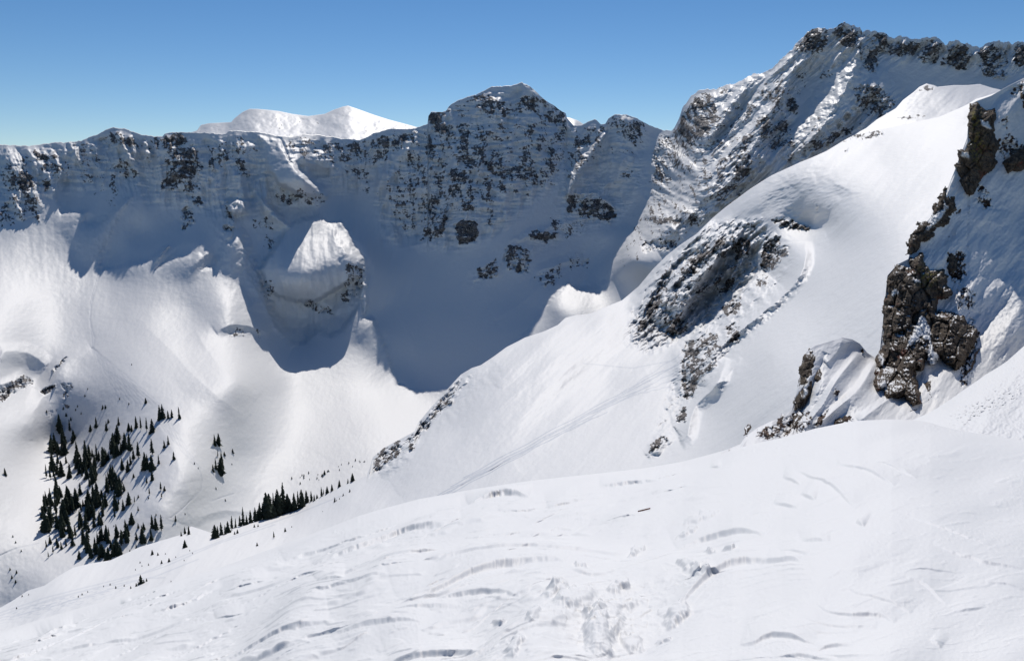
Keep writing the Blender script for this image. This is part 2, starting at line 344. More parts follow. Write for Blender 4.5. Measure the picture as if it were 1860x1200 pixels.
# rock density zones
M = np.zeros(U.shape)
ZF = [
 # left headwall rocks
 ([(0,300),(60,270),(120,275),(100,330),(60,370),(0,350)],.32,10), ([(15,315),(60,318),(95,335),(85,345),(40,345),(15,335)],.62,5), ([(55,268),(90,285),(125,305),(125,315),(90,310),(60,290)],.55,6),
 ([(0,350),(70,355),(85,395),(60,405),(0,410)],.40,8), ([(177,248),(210,236),(255,255),(260,270),(230,270),(190,270)],.5,8), ([(205,300),(225,285),(252,315),(235,325),(215,318)],.66,5),
 ([(130,250),(180,255),(190,300),(130,310)],.34,10), ([(140,310),(220,310),(215,375),(150,350)],.30,10), ([(262,255),(285,250),(290,270),(280,300),(262,295)],.45,6),
 ([(293,250),(330,242),(345,262),(300,268)],.62,5), ([(287,262),(350,262),(375,300),(360,345),(295,350),(310,300)],.52,8), ([(300,290),(370,285),(368,312),(330,330),(295,345),(300,310)],.62,5),
 ([(330,378),(342,370),(356,400),(350,412),(332,416)],.72,3), ([(340,362),(365,358),(372,370),(350,375)],.5,4), ([(375,290),(390,290),(388,310),(376,308)],.6,3), ([(360,262),(470,250),(470,300),(380,300)],.36,10),
 ([(425,290),(455,300),(455,325),(430,315)],.55,5), ([(410,365),(425,372),(425,400),(412,398)],.52,4),([(408,405),(425,408),(422,425),(408,422)],.52,4), ([(460,395),(500,400),(500,420),(465,415)],.45,5),([(480,425),(500,430),(500,455),(478,450)],.42,5),
 ([(500,345),(590,350),(590,372),(500,372)],.44,7), ([(520,248),(580,250),(640,262),(680,262),(690,300),(620,300),(560,290),(530,275)],.44,9), ([(640,258),(700,245),(760,240),(745,262),(700,290),(650,300)],.50,9),
 ([(620,275),(660,280),(680,345),(660,350),(620,300)],.34,8), ([(546,543),(575,545),(605,560),(608,570),(575,568),(550,552)],.6,5), ([(630,480),(662,485),(662,520),(640,550),(622,545)],.5,6), ([(480,505),(500,510),(495,540),(480,540)],.45,5),([(470,515),(492,512),(492,520),(474,522)],.4,4),
 # central peak
 ([(778,204),(803,204),(812,206),(800,222),(780,228)],.8,3), ([(812,195),(850,178),(890,165),(905,185),(900,220),(850,215),(815,215)],.42,6), ([(945,175),(985,175),(1005,192),(1030,205),(1030,225),(1000,230),(975,210),(945,190)],.62,6),
 ([(885,185),(945,190),(945,210),(900,216),(885,205)],.6,6), ([(790,222),(870,225),(900,240),(880,262),(820,245),(780,238)],.5,7), ([(780,225),(900,220),(1040,225),(1040,260),(1000,350),(900,350),(830,380),(760,400),(720,380),(690,370),(720,300),(770,240)],.37,12),
 ([(825,262),(870,262),(885,280),(850,285),(828,278)],.6,6), ([(815,305),(850,308),(850,330),(830,345),(812,325)],.64,6), ([(870,285),(905,285),(920,305),(985,300),(985,330),(930,325),(880,315)],.62,7), ([(960,265),(1005,265),(1000,280),(965,280)],.6,6), ([(878,318),(895,320),(892,345),(880,340)],.66,4),
 ([(765,355),(800,340),(805,375),(770,395),(755,380)],.6,6), ([(765,400),(815,370),(818,400),(800,432),(765,435)],.58,6), ([(718,310),(760,312),(758,330),(722,330)],.4,7), ([(700,340),(760,360),(758,420),(720,400)],.42,8), ([(722,390),(755,400),(755,420),(722,415)],.5,5),
 ([(828,405),(845,398),(866,405),(868,425),(862,440),(835,445),(826,430)],.85,2), ([(835,380),(850,364),(862,376),(855,385)],.7,4), ([(885,370),(900,370),(895,410),(882,412)],.42,5), ([(835,338),(900,350),(900,375),(860,360)],.42,7),
 ([(1045,240),(1075,225),(1100,230),(1095,270),(1060,310),(1035,330),(1020,300)],.42,9), ([(1100,220),(1130,212),(1165,225),(1170,262),(1150,265),(1120,245)],.5,8), ([(1110,270),(1150,275),(1150,285),(1115,285)],.42,5),
 ([(1030,358),(1060,352),(1085,360),(1115,375),(1120,390),(1105,405),(1075,395),(1030,385)],.72,4), ([(1120,310),(1150,315),(1148,325),(1125,322)],.5,4), ([(960,424),(975,418),(985,425),(1012,418),(1008,435),(990,440),(965,435)],.8,3),
 ([(915,450),(940,442),(965,460),(960,500),(925,490),(915,470)],.54,6), ([(865,490),(900,470),(905,490),(895,508),(868,505)],.56,5), ([(970,500),(1020,480),(1022,505),(985,522)],.46,5), ([(1030,465),(1070,470),(1065,485),(1035,488)],.46,5), ([(1000,395),(1060,405),(1060,440),(1010,430)],.32,8),
 # right mountain
 ([(1190,260),(1225,235),(1245,200),(1262,175),(1290,170),(1310,210),(1290,240),(1240,290),(1215,340),(1185,330)],.58,7), ([(1300,158),(1340,155),(1335,170),(1305,172)],.5,4), ([(1180,330),(1260,300),(1260,370),(1170,400)],.36,10),
 ([(1442,90),(1460,65),(1480,50),(1505,55),(1505,85),(1480,98),(1450,92)],.74,4), ([(1510,58),(1530,43),(1552,46),(1564,62),(1555,85),(1530,85),(1515,70)],.68,4),
 ([(1565,62),(1610,60),(1617,72),(1665,75),(1700,72),(1716,85),(1708,110),(1685,120),(1660,105),(1615,100),(1575,105)],.58,6), ([(1720,80),(1755,82),(1765,100),(1755,125),(1710,120),(1720,100)],.7,5),
 ([(1780,90),(1810,82),(1830,85),(1830,120),(1800,130),(1780,115)],.58,5), ([(1840,80),(1900,80),(1900,118),(1840,118)],.65,5), ([(1560,80),(1585,85),(1600,120),(1590,140),(1565,120)],.55,6), ([(1780,125),(1830,130),(1825,145),(1790,140)],.5,5),
 ([(1485,115),(1510,120),(1508,142),(1488,145)],.47,5), ([(1545,155),(1600,155),(1625,185),(1600,215),(1565,210)],.62,6), ([(1430,180),(1448,180),(1447,205),(1432,205)],.62,4), ([(1380,200),(1430,210),(1440,260),(1400,275),(1375,250)],.50,8),
 ([(1330,265),(1365,270),(1370,310),(1345,325),(1328,310)],.62,6), ([(1250,240),(1400,150),(1430,200),(1370,310),(1320,380),(1240,400),(1230,330)],.38,16), ([(1430,265),(1480,250),(1540,230),(1570,225),(1500,270),(1430,295)],.50,6),
 ([(1400,130),(1470,130),(1460,170),(1400,190)],.34,8), ([(1165,380),(1250,340),(1300,370),(1280,410),(1220,440),(1170,470),(1130,480)],.28,10), ([(1170,395),(1270,390),(1260,410),(1175,405)],.58,5), ([(1160,440),(1240,430),(1230,450),(1165,460)],.58,5), ([(1450,225),(1500,215),(1490,240),(1460,245)],.35,8),
 # left foreground-side valley rocks
 ([(0,705),(25,690),(42,678),(60,690),(64,702),(48,700),(20,715),(0,732)],.56,4), ([(74,710),(98,697),(98,705),(80,718)],.8,2), ([(95,670),(122,645),(124,648),(98,676)],.55,2), ([(114,697),(132,697),(125,735),(118,750),(112,730)],.42,5), ([(412,600),(440,598),(445,612),(415,612)],.42,4), ([(465,595),(478,600),(478,618),(470,615)],.42,4), ([(80,740),(100,745),(95,765),(82,760)],.36,4),
]
warped(U, V, M, 13, 901)
for poly, val, soft in ZF: polymask(U, V, M, poly, val, soft)
# broad zones that are rough without being mostly rock
Rg = np.zeros(U.shape)
for poly, val, soft in [([(0,262),(200,235),(300,245),(620,250),(700,240),(700,330),(640,350),(560,350),(500,380),(420,390),(300,370),(200,340),(100,340),(0,400)],.8,25),
    ([(690,250),(780,205),(945,150),(1040,220),(1060,240),(1010,330),(900,420),(830,450),(700,440),(680,350)],1.0,20), ([(1040,240),(1100,215),(1180,230),(1170,330),(1120,400),(1040,420),(860,510),(1010,420),(1020,350)],.7,20),
    ([(1190,330),(1225,235),(1270,165),(1440,85),(1480,50),(1560,45),(1860,75),(2010,80),(2010,150),(1700,110),(1600,110),(1500,130),(1450,150),(1440,280),(1300,400),(1220,430),(1170,400)],1.0,20),
    ([(1420,280),(1540,180),(1620,160),(1640,200),(1560,250),(1420,310)],.8,12)]:
    polymask(U, V, Rg, poly, val, soft)
polymask(U, V, Rg, [(470,400),(640,395),(668,470),(660,560),(600,610),(530,615),(480,520)], .22, 14)
Rg = np.maximum(Rg, smooth(.25, .6, M) * .9)
SM = np.zeros(U.shape); polymask(U, V, SM, [(476,256),(512,256),(532,292),(562,326),(600,358),(548,352),(508,338),(486,305)], .85, 7); Rg = Rg * (1 - SM)
px = U * 1.0; py = V * 1.0
# fall line direction: radiating from the wall; across-fall coordinate
lefty = smooth(1060, 1300, U)                       # 1 on the right mountain (streaks run down to the left)
ang = lefty * R(43) + (1 - lefty) * np.clip((U - 560) / 500, -1, 1) * R(18)
acr = px * np.cos(ang) + py * np.sin(ang); alo = -px * np.sin(ang) + py * np.cos(ang)
wob = 6 * perlin(px / 60, py / 60, 3)
fl = ridged((acr + wob) / 26, alo / (120 + 100 * lefty), 4, 11, .55)                     # flutes and ribs
fl2 = ridged((acr + wob) / 58, alo / (190 + 150 * lefty), 3, 21)
st = ridged((px + 20 * perlin(px / 90, py / 90, 8)) / 70, (py + wob) / 13, 3, 31)         # strata
iso = fbm(px / 22, py / 22, 5, 41, .55)
near = smooth(0, 16, topd)
plat = inpoly(U, V, [(470,400),(640,395),(680,470),(670,560),(600,615),(530,620),(470,520)])
st = st - np.where(plat, .8, 0) * (st - .6)
H += near * Rg * ((26 + 8 * lefty) * (fl2 - .6) + (17 + 11 * lefty) * (fl - .6) + (1 - .9 * lefty) * 11 * (st - .6) + (6.5 - 3 * lefty) * iso)
wf_, wp_ = worley((acr + wob) / 9, alo / 13, 51)
H += near * smooth(.3, .6, M) * (5.0 * wp_ - 4.0 * smooth(.25, 0, wf_))
steepz = smooth(640, 480, V + .25 * np.abs(U - 600) * 0)
H += (1 - Rg) * near * (.6 + .4 * steepz) * (2.6 * fbm(px / 80, py / 70, 2, 61) + (.35 + .7 * smooth(560, 700, U)) * steepz * fbm((acr + .25 * alo) / 15, alo / 110, 3, 67) + .34 * fbm(px / 8, py / 8, 4, 68, .6) + .5 * ridged((px + .6 * py) / 34, (py - .5 * px) / 90, 3, 69))
# named ribs and hollows (picture polylines, height in metres, width on either side in px)
RIBS = [
 ([(948,151),(962,160),(985,186)], 16, 14, 20), ([(905,170),(900,215),(880,260),(868,330)], 18, 16, 26), ([(960,190),(975,250),(985,320)], 16, 24, 18), ([(820,200),(800,260),(770,330),(755,400)], 20, 22, 26), ([(845,300),(850,370),(847,405)], 14, 14, 14), ([(890,330),(888,400)], 10, 10, 12), ([(930,300),(930,350)], 10, 14, 14), ([(1137,210),(1130,270),(1120,330)], 14, 30, 26), ([(680,245),(660,300),(650,340)], 12, 20, 26), ([(300,250),(320,300),(330,345)], 16, 24, 20), ([(460,262),(440,310),(430,360)], 14, 20, 24),
 ([(212,240),(226,272),(241,303)], 34, 10, 12), ([(236,246),(248,285)], 26, 8, 10), ([(262,252),(270,292)], 26, 8, 10), ([(350,268),(353,292)], 24, 8, 8), ([(386,292),(392,312)], 18, 6, 8), ([(130,258),(142,300)], 20, 10, 14), ([(84,268),(110,310),(92,360)], 22, 12, 20), ([(50,268),(70,318)], 24, 14, 18), ([(10,268),(35,330)], 24, 16, 20), ([(55,340),(75,380)], 14, 8, 12), ([(20,350),(45,400)], 14, 8, 12),
 ([(425,366),(424,400),(412,440)], 14, 8, 14), ([(600,405),(612,440),(640,470)], 8, 10, 20), ([(560,520),(600,560)], 6, 12, 12),
 ([(412,372),(440,440),(470,520),(500,590),(540,620)], 16, 16, 60),
 ([(467,353),(485,375),(505,395),(523,413)], 16, 14, 22), ([(502,265),(540,310),(570,340),(592,357)], 20, 12, 50),
 ([(415,372),(430,366),(444,368),(446,378)], 14, 10, 12), ([(655,470),(662,500),(655,540)], 10, 10, 14),
 ([(768,245),(740,270),(718,300),(700,345)], 18, 18, 22), ([(1098,238),(1078,268),(1050,310),(1030,350)], 26, 22, 14),
 ([(1185,345),(1160,410),(1120,480)], 6, 10, 20),
 ([(1500,60),(1450,110),(1420,165),(1390,230),(1340,300),(1250,390),(1190,450)], 60, 34, 80), ([(1385,135),(1350,165),(1310,220),(1262,290)], 34, 18, 34),
 ([(1565,65),(1550,125),(1500,220),(1440,300)], 55, 30, 50), ([(1620,190),(1580,160),(1560,180),(1520,230),(1480,280)], 40, 20, 60),
 ([(1400,270),(1340,340),(1270,400)], 26, 16, 40), ([(1290,330),(1230,400),(1180,440)], 22, 14, 36),
 
 ([(165,635),(125,655),(98,690),(64,745),(58,800)], 9, 26, 24), ([(165,635),(215,680),(300,742),(345,800),(365,870)], 4, 50, 60),
 ([(250,580),(300,625),(360,690),(450,760)], 5, 46, 34), ([(355,600),(400,665),(470,720)], 6, 34, 40), ([(440,560),(470,600),(500,650)], 5, 26, 30),
 ([(0,640),(50,640),(85,665)], 12, 20, 30), ([(392,604),(415,592),(440,590),(490,604)], 13, 30, 14), ([(0,700),(45,680)], 10, 12, 16),
 ([(275,745),(340,880),(330,950)], 5, 60, 40), ([(345,945),(400,928),(460,930)], 4, 30, 16),
 ([(970,495),(1020,478),(1060,465)], 8, 14, 10), ([(925,440),(985,420),(1040,400)], 8, 14, 10), ([(1025,360),(1080,352),(1120,385)], 14, 14, 12),
 ([(1020,480),(960,540),(900,580)], 5, 30, 30), ([(700,520),(740,600),(770,680)], 3, 30, 30), 
]
for pl, h, a, b in RIBS: crease(U, V, H, pl, h, a, b, warp=5.0 if pl[0][1] < 480 and pl[0][0] > 110 else 1.5, taper=.3)
for b in [(847,424,16,24,16),(845,385,14,16,12),(790,415,22,26,10),(343,393,10,22,12),(985,428,22,12,10),(940,470,24,28,7),(885,490,20,18,7),(1075,378,44,20,9),(600,430,26,22,-9),(560,500,50,36,8),(645,500,16,34,7),
          (425,605,36,16,-6),(30,640,40,20,4),(240,640,60,40,6),(330,600,40,60,-4),(480,800,60,60,-3)]:
    blob(U, V, H, *b)
# cornices along the skyline, uneven edge
D = D - H
# rock field
ra = fbm((acr + wob) / 17, alo / 24, 5, 71, .68); rb_ = ridged((px + 2 * wob) / 40, (py + wob + .08 * px) / 9, 3, 81); rc = perlin(acr / 3.2, alo / 4.2, 91)
Mc = np.where(M > .5, .5 + (M - .5) * .45, M)
rc2 = perlin((px + .4 * py) / 4.6, (py + wob) / 2.3, 97)
rock = Mc + .045 + .28 * ra + (1 - .7 * lefty) * .44 * (rb_ - .6) + .38 * (fl - .6) + .16 * (fl2 - .6) + .20 * rc + .22 * rc2 + .08 * fbm(px / 45, py / 45, 2, 95)
rock = np.where(M < .02, 0, rock) - .35 * smooth(.12, .0, M)
rock += .10 * smooth(.5, .9, M)
far.D = D
# ski tracks: shallow grooves of packed snow
trk = np.zeros(U.shape)
def groove(U, V, T, H, pts, w, h, val=1.0):
    m = boxed(U, V, pts, w * 2)
    if not m.any(): return
    d, s, t = segdist(U[m], V[m], pts); f = np.clip(1 - d / w, 0, 1)
    T[m] = np.maximum(T[m], val * f); H[m] -= h * f
random.seed(5)
def wig(a, b, n, amp, per):
    out = []
    for i in range(n):
        t = i / (n - 1); x = a[0] + (b[0] - a[0]) * t; y = a[1] + (b[1] - a[1]) * t
        q = amp * math.sin(t * per * 2 * math.pi + a[0]); out.append((x + q * .8, y + q * .25))
    return out
G = np.zeros(U.shape)
for pl in [[(185,470),(178,510),(168,545),(163,580),(167,610),(168,632)], [(181,478),(174,512),(164,548),(165,590),(172,614),(170,632)]]: groove(U, V, trk, G, pl, 1.5, .6, .35)
for k in range(9):
    a = (167 + k * .3, 632); t = k / 8
    b = (222 + t * 70, 712 + 22 * (1 - t) + t * 22)
    groove(U, V, trk, G, wig(a, b, 26, 2.2, 5 + k % 3), 1.3, .5, .33)
for k in range(5):
    t = k / 4; groove(U, V, trk, G, wig((290 + t * 20, 770), (352 + t * 12, 845 + 6 * t), 20, 1.8, 4), 1.3, .5, .28)
for pl in [[(362,850),(367,870),(364,890),(330,925),(310,940)], [(0,1008),(30,995),(70,986)], [(383,910),(405,902),(425,896)]]: groove(U, V, trk, G, pl, 1.5, .8, .4)
far.D = far.D - G
far.rock = rock
mountain = far.build('mountain', MAT_FAR, {'rock': rock, 'track': trk}, back=500)

# ================================================================== BACK RIDGES beyond the headwall
def back_ridge(contour, depth, u0, u1, slope, seed):
    s = Sheet(contour, lambda u: np.interp(u, ru, rv) + 14, 1.8, 1.2, u0, u1)
    U, V = s.U, s.V; dz = V - s.top[None]
    ts = np.convolve(np.pad(s.top, 12, mode='edge'), np.ones(25) / 25, 'valid')[None]
    s.D = depth - (V - ts) * slope + 14 * fbm(U / 30, V / 22, 4, seed) * smooth(0, 10, dz) + 12 * ridged((U + V) / 40, (V - .3 * U) / 26, 3, seed + 5) * smooth(0, 10, dz)
    rk = .22 + .3 * fbm((U + .6 * V) / 16, (V - .3 * U) / 5, 4, seed + 9, .6) + .1 * perlin(U / 3, V / 2, seed + 11)
    return s.build('mountain', MAT_FAR, {'rock': rk, 'track': rk * 0}, back=600)
back_ridge([(330,246),(358,237),(365,227),(380,224),(420,222),(425,216),(440,204),(453,198),(468,198),(490,200),(507,202),(530,207),(560,211),(590,207),(605,200),(622,194),(632,192),(655,200),(680,209),(705,217),(735,225),(765,233),(800,260)], 3300, 330, 800, 9, 201)
back_ridge([(1010,230),(1028,213),(1035,214),(1050,219),(1062,227),(1080,240)], 3200, 1010, 1080, 8, 231)

# ================================================================== MIDDLE FLANK: the white shoulder on the right and the slope below it
pts, W = [], []
for u, D_ in [(-150,380),(0,430),(110,480),(200,520),(347,620),(513,640),(668,660),(760,720),(857,800),(953,880),(1047,960),(1148,1040),(1220,1030),(1293,990),(1403,900),(1500,850),(1607,800),(1773,700),(1900,640),(2010,600)]:
    cD(u, np.interp(u, MIDA[:, 0], MIDA[:, 1]), D_)
for u, v, D_ in [(-150,1200,340),(0,1160,360),(120,1120,370),(250,1085,385),(400,1045,410),(520,1012,450),(650,962,480),(760,935,470),(860,912,450),(960,895,430),(1090,876,400),(1240,842,370),(1330,813,330),(1480,778,265),(1620,761,230),(1780,775,190),(2010,790,160),
                 (120,1070,430),(300,1010,490),(500,960,560),(640,910,570),(750,850,585),(820,780,645),(900,700,705),(900,820,540),(1000,640,770),(1000,780,560),(1100,580,880),(1100,700,660),(1100,800,490),
                 (1180,625,765),(1180,700,610),(1200,780,470),(1220,560,800),(1250,500,835),(1290,440,870),(1380,380,840),(1375,478,805),(1330,528,812),(1280,578,795),(1225,608,772),(1410,500,700),(1360,560,680),(1300,620,650),(1250,650,632),(1460,436,700),(1480,410,722),(1420,415,775),
                 (1250,720,540),(1300,700,470),(1400,640,410),(1450,460,650),(1500,380,640),(1500,560,410),(1600,300,640),(1600,420,440),(1600,560,320),(1560,680,280),(1700,300,520),(1700,420,370),(1750,550,260),(1900,400,300),(1850,250,500),(1850,600,220),(2010,300,350)]:
    cD(u, v, D_)
fM = tps_fit(pts, W, 5e-6)
mid = Sheet(MID, lambda u: np.interp(u, FOREA[:, 0], FOREA[:, 1]) + 40, 1.7, 1.5)
U, V = mid.U, mid.V
D = 1000.0 / fM(U, V); S = D / 600.0; topd = V - mid.top[None]
H = np.zeros(U.shape); M = np.zeros(U.shape); Rg = np.zeros(U.shape); warped(U, V, M, 11, 921)
for poly, val, soft in [
    ([(1148,600),(1165,560),(1172,530),(1200,490),(1240,478),(1290,445),(1340,420),(1365,440),(1350,480),(1300,530),(1250,580),(1220,610),(1170,620)],.30,10), ([(1350,480),(1375,470),(1340,530),(1290,580),(1240,615),(1230,600),(1300,530)],.2,8),
    ([(1152,600),(1175,555),(1200,500),(1215,500),(1205,545),(1180,600),(1160,608)],.56,6), ([(1235,480),(1270,445),(1320,430),(1320,465),(1290,480),(1250,510)],.56,6), ([(1340,430),(1365,435),(1360,465),(1335,470),(1330,450)],.56,5),
    ([(1190,600),(1210,580),(1240,560),(1250,600),(1225,615),(1195,612)],.58,5), ([(1250,520),(1275,515),(1270,540),(1252,540)],.5,4), ([(1290,510),(1335,500),(1335,530),(1300,540)],.52,5),
    ([(1378,490),(1385,450),(1395,430),(1420,430),(1405,470),(1395,485)],.78,3), ([(1395,450),(1440,440),(1435,465),(1405,480)],.5,5), ([(1400,395),(1440,402),(1470,410),(1470,418),(1430,418),(1405,405)],.6,5), ([(1350,400),(1375,410),(1372,425),(1352,418)],.42,5),
    ([(1310,560),(1345,535),(1345,565),(1320,580)],.52,5), ([(1390,470),(1425,480),(1395,500),(1380,495)],.42,5), ([(1365,510),(1395,495),(1400,515),(1375,525)],.47,5),([(1320,590),(1345,580),(1345,620),(1325,628),(1315,610)],.55,5),
    ([(1235,630),(1255,615),(1300,600),(1310,640),(1290,680),(1255,730),(1240,725),(1235,690)],.50,6), ([(1235,640),(1250,620),(1255,645),(1240,655)],.6,4), ([(1255,695),(1268,685),(1260,720),(1252,715)],.7,3), ([(1238,745),(1248,735),(1246,765),(1222,770),(1225,755)],.6,3),
    ([(1178,826),(1182,802),(1200,790),(1212,795),(1200,812)],.62,3), ([(672,860),(680,828),(700,812),(725,798),(735,805),(722,830),(690,850)],.56,4), ([(740,800),(760,780),(765,790),(750,815),(738,815)],.64,3), ([(753,778),(765,765),(783,765),(775,785),(760,782)],.66,3),
    ([(775,760),(800,725),(830,690),(838,692),(815,735),(790,760)],.46,4), ([(1480,250),(1600,235),(1600,243),(1520,262),(1480,285)],.30,6), ([(1545,246),(1600,237),(1605,246),(1560,256)],.5,4), ([(1533,270),(1540,268),(1538,276),(1534,276)],.5,3)]:
    polymask(U, V, M, poly, val, soft)
for poly, val, soft in [([(1140,620),(1150,560),(1200,470),(1290,400),(1380,400),(1400,430),(1380,500),(1300,590),(1240,620),(1180,640)],1.0,12), ([(1235,640),(1260,610),(1320,570),(1400,500),(1440,470),(1400,550),(1340,600),(1310,660),(1250,740),(1180,820)],.6,10),
                        ([(670,865),(680,820),(760,760),(840,675),(860,680),(800,750),(740,820),(690,860)],.6,6)]:
    polymask(U, V, Rg, poly, val, soft)
Rg = np.maximum(Rg, smooth(.25, .6, M))
ang = R(48) + R(-8) * smooth(800, 300, U)
acr = U * np.cos(ang) + V * np.sin(ang); alo = -U * np.sin(ang) + V * np.cos(ang)
wob = 5 * perlin(U / 50, V / 50, 203)
near = smooth(0, 14, topd)
H += near * Rg * S * (22 * (ridged((acr + wob) / 24, alo / 90, 4, 211, .55) - .6) + 7 * fbm(U / 16, V / 16, 4, 221, .55))
wf_, wp_ = worley((acr + wob) / 8, alo / 11, 251)
H += near * smooth(.3, .6, M) * S * (4.0 * wp_ - 3.0 * smooth(.25, 0, wf_))
H += (1 - Rg) * near * S * (5.0 * fbm((acr + wob) / 60, alo / 260, 2, 231) + .9 * fbm(acr / 14, alo / 70, 3, 237) + .22 * fbm(acr / 5, alo / 12, 2, 239))
wz = smooth(.3, .9, np.exp(-(((U - 1470) / 130) ** 2 + ((V - 350) / 70) ** 2)))
H += wz * S * (1.0 * fbm((U * .3 + V) / 5, (U - V * .3) / 16, 3, 241))
MR = [([(1310,400),(1375,470)],0,1,1),
 ([(1292,404),(1240,455),(1195,515),(1160,575)], 30, 11, 30), ([(1345,420),(1300,475),(1255,540),(1215,602)], 26, 12, 28), ([(1318,440),(1275,500),(1225,560)], 14, 8, 16), ([(1375,425),(1350,470),(1320,515)], 14, 10, 18), ([(1260,470),(1215,530),(1190,585)], 12, 7, 14),
 ([(1384,490),(1340,540),(1300,580),(1245,622)], 58, 75, 4), ([(1408,426),(1384,450),(1380,492)], 22, 30, 6), ([(1405,428),(1430,436),(1462,436),(1500,425)], 10, 26, 30),
 ([(1462,438),(1462,480),(1440,520),(1390,565),(1330,612),(1300,640),(1275,700)], 36, 17, 80),
 ([(1320,650),(1300,700),(1262,740),(1248,790),(1235,800)], 26, 20, 34), ([(1225,790),(1200,810),(1178,830)], 9, 10, 20), ([(1345,650),(1315,690),(1290,700)], 6, 20, 10),
 ([(1235,630),(1235,690),(1240,720)], 8, 16, 16),
 ([(1500,255),(1470,300),(1440,340)], 6, 40, 60), ([(1480,400),(1500,395),(1530,340)], -12, 50, 30),
 ([(1330,380),(1400,345),(1480,320)], 5, 20, 30), ([(1027,573),(1010,600),(960,640),(900,700)], 5, 20, 40),
 ([(1130,560),(1000,660),(850,790),(720,890)], 5, 60, 60), ([(900,660),(840,720),(790,760),(740,810)], -8, 24, 24), ([(838,682),(800,725),(765,765)], 8, 8, 14), ([(760,790),(730,830),(690,862)], 10, 16, 8),
 ([(940,850),(1050,770),(1180,690)], -4, 60, 50), ([(820,760),(930,800)], 0, 10, 10), ([(345,968),(420,985),(520,960)], -2, 20, 30)]
for pl, h, a, b in MR: 
    if h: crease(U, V, H, pl, h * 1.0, a, b, warp=1.0 if h in (36, 26) else 3.0, taper=.2)
for b in [(1430,280,60,16,5),(1560,330,90,50,4),(1420,590,60,40,3)]: blob(U, V, H, *b)
trk = np.zeros(U.shape); G = np.zeros(U.shape)
for k in range(8):
    a = (770 + 12 * k, 915 - 8 * k + (k % 2) * 8); b = (1050 + 26 * k, 768 - 16 * k + (k % 3) * 6)
    groove(U, V, trk, G, wig(a, b, 30, 1.6, 4 + k % 3), 1.5, .5, .65)
for k in range(5):
    a = (1060 + 20 * k, 760 - 10 * k); b = (1240, 640 + 14 * k)
    groove(U, V, trk, G, wig(a, b, 24, 2.0, 5), 1.4, .4, .42)
for pl in [[(0,1112),(80,1085),(180,1060),(260,1040),(330,1010),(420,975),(520,940),(620,900)], [(0,1117),(100,1085),(200,1060),(300,1028),(400,985),(500,952)], [(60,1098),(160,1070),(280,1047),(360,1015)], [(20,1120),(150,1085),(260,1050),(300,1048)],
           [(1060,660),(1150,668),(1220,655)], [(1370,300),(1440,330),(1520,345)], [(1390,330),(1470,350),(1560,350)]]:
    groove(U, V, trk, G, pl, 2.0, .35, .35)
mud = np.exp(-(((U - 110) / 130) ** 2 + ((V - (1106 - .25 * (U - 60))) / 13) ** 2)); trk = np.maximum(trk, .5 * mud * smooth(-.1, .5, fbm(U / 12, (V + .25 * U) / 2.6, 3, 261)))
mid.D = D - H + G
Mc = np.where(M > .5, .5 + (M - .5) * .5, M)
rkr = ridged((acr + wob) / 24, alo / 90, 4, 211, .55)
rock = Mc + .5 * (rkr - .6) + .28 * fbm((acr + wob) / 14, alo / 16, 5, 271, .68) + .22 * perlin(acr / 3, alo / 3.4, 291) + .14 * perlin(U / 2.3, V / 2.3, 293) + .04
rock = np.where(M < .02, 0, rock) - .35 * smooth(.12, .0, M)
flank = mid.build('mountain_flank', MAT_MID, {'rock': rock, 'track': trk}, back=160)

# second white dome behind the shoulder
DOME = [(1530,262),(1560,240),(1573,233),(1593,217),(1617,203),(1627,197),(1640,182),(1660,167),(1670,158),(1683,152),(1697,155),(1703,158),(1733,155),(1757,155),(1780,153),(1803,160),(1830,166),(1870,176),(2010,200)]
s = Sheet(DOME, lambda u: np.interp(u, MIDA[:, 0], MIDA[:, 1]) + 30, 1.8, 1.5, 1530, 2010)
U, V = s.U, s.V; dz = V - s.top[None]
pts, W = [], []
for u, v, D_ in [(1530,262,1040),(1573,233,1070),(1640,182,1120),(1700,156,1140),(1800,160,1130),(2010,200,1060),(1620,240,980),(1700,200,1010),(1700,220,950),(1780,190,1000),(1860,200,960),(2010,240,900)]: cD(u, v, D_)
s.D = 1000 / tps_fit(pts, W, 1e-5)(U, V) + 2.0 * fbm((U + V) / 20, (V - .4 * U) / 40, 4, 301) * smooth(0, 8, dz)
M = np.zeros(U.shape); polymask(U, V, M, [(1655,172),(1683,153),(1700,157),(1695,165),(1670,168)], .6, 4); polymask(U, V, M, [(1625,212),(1690,205),(1690,212),(1640,222)], .5, 4)
rk = np.where(M > .02, M + .3 * fbm(U / 8, V / 6, 4, 311), 0)
s.build('snow_dome', MAT_FAR, {'rock': rk, 'track': rk * 0}, back=120)

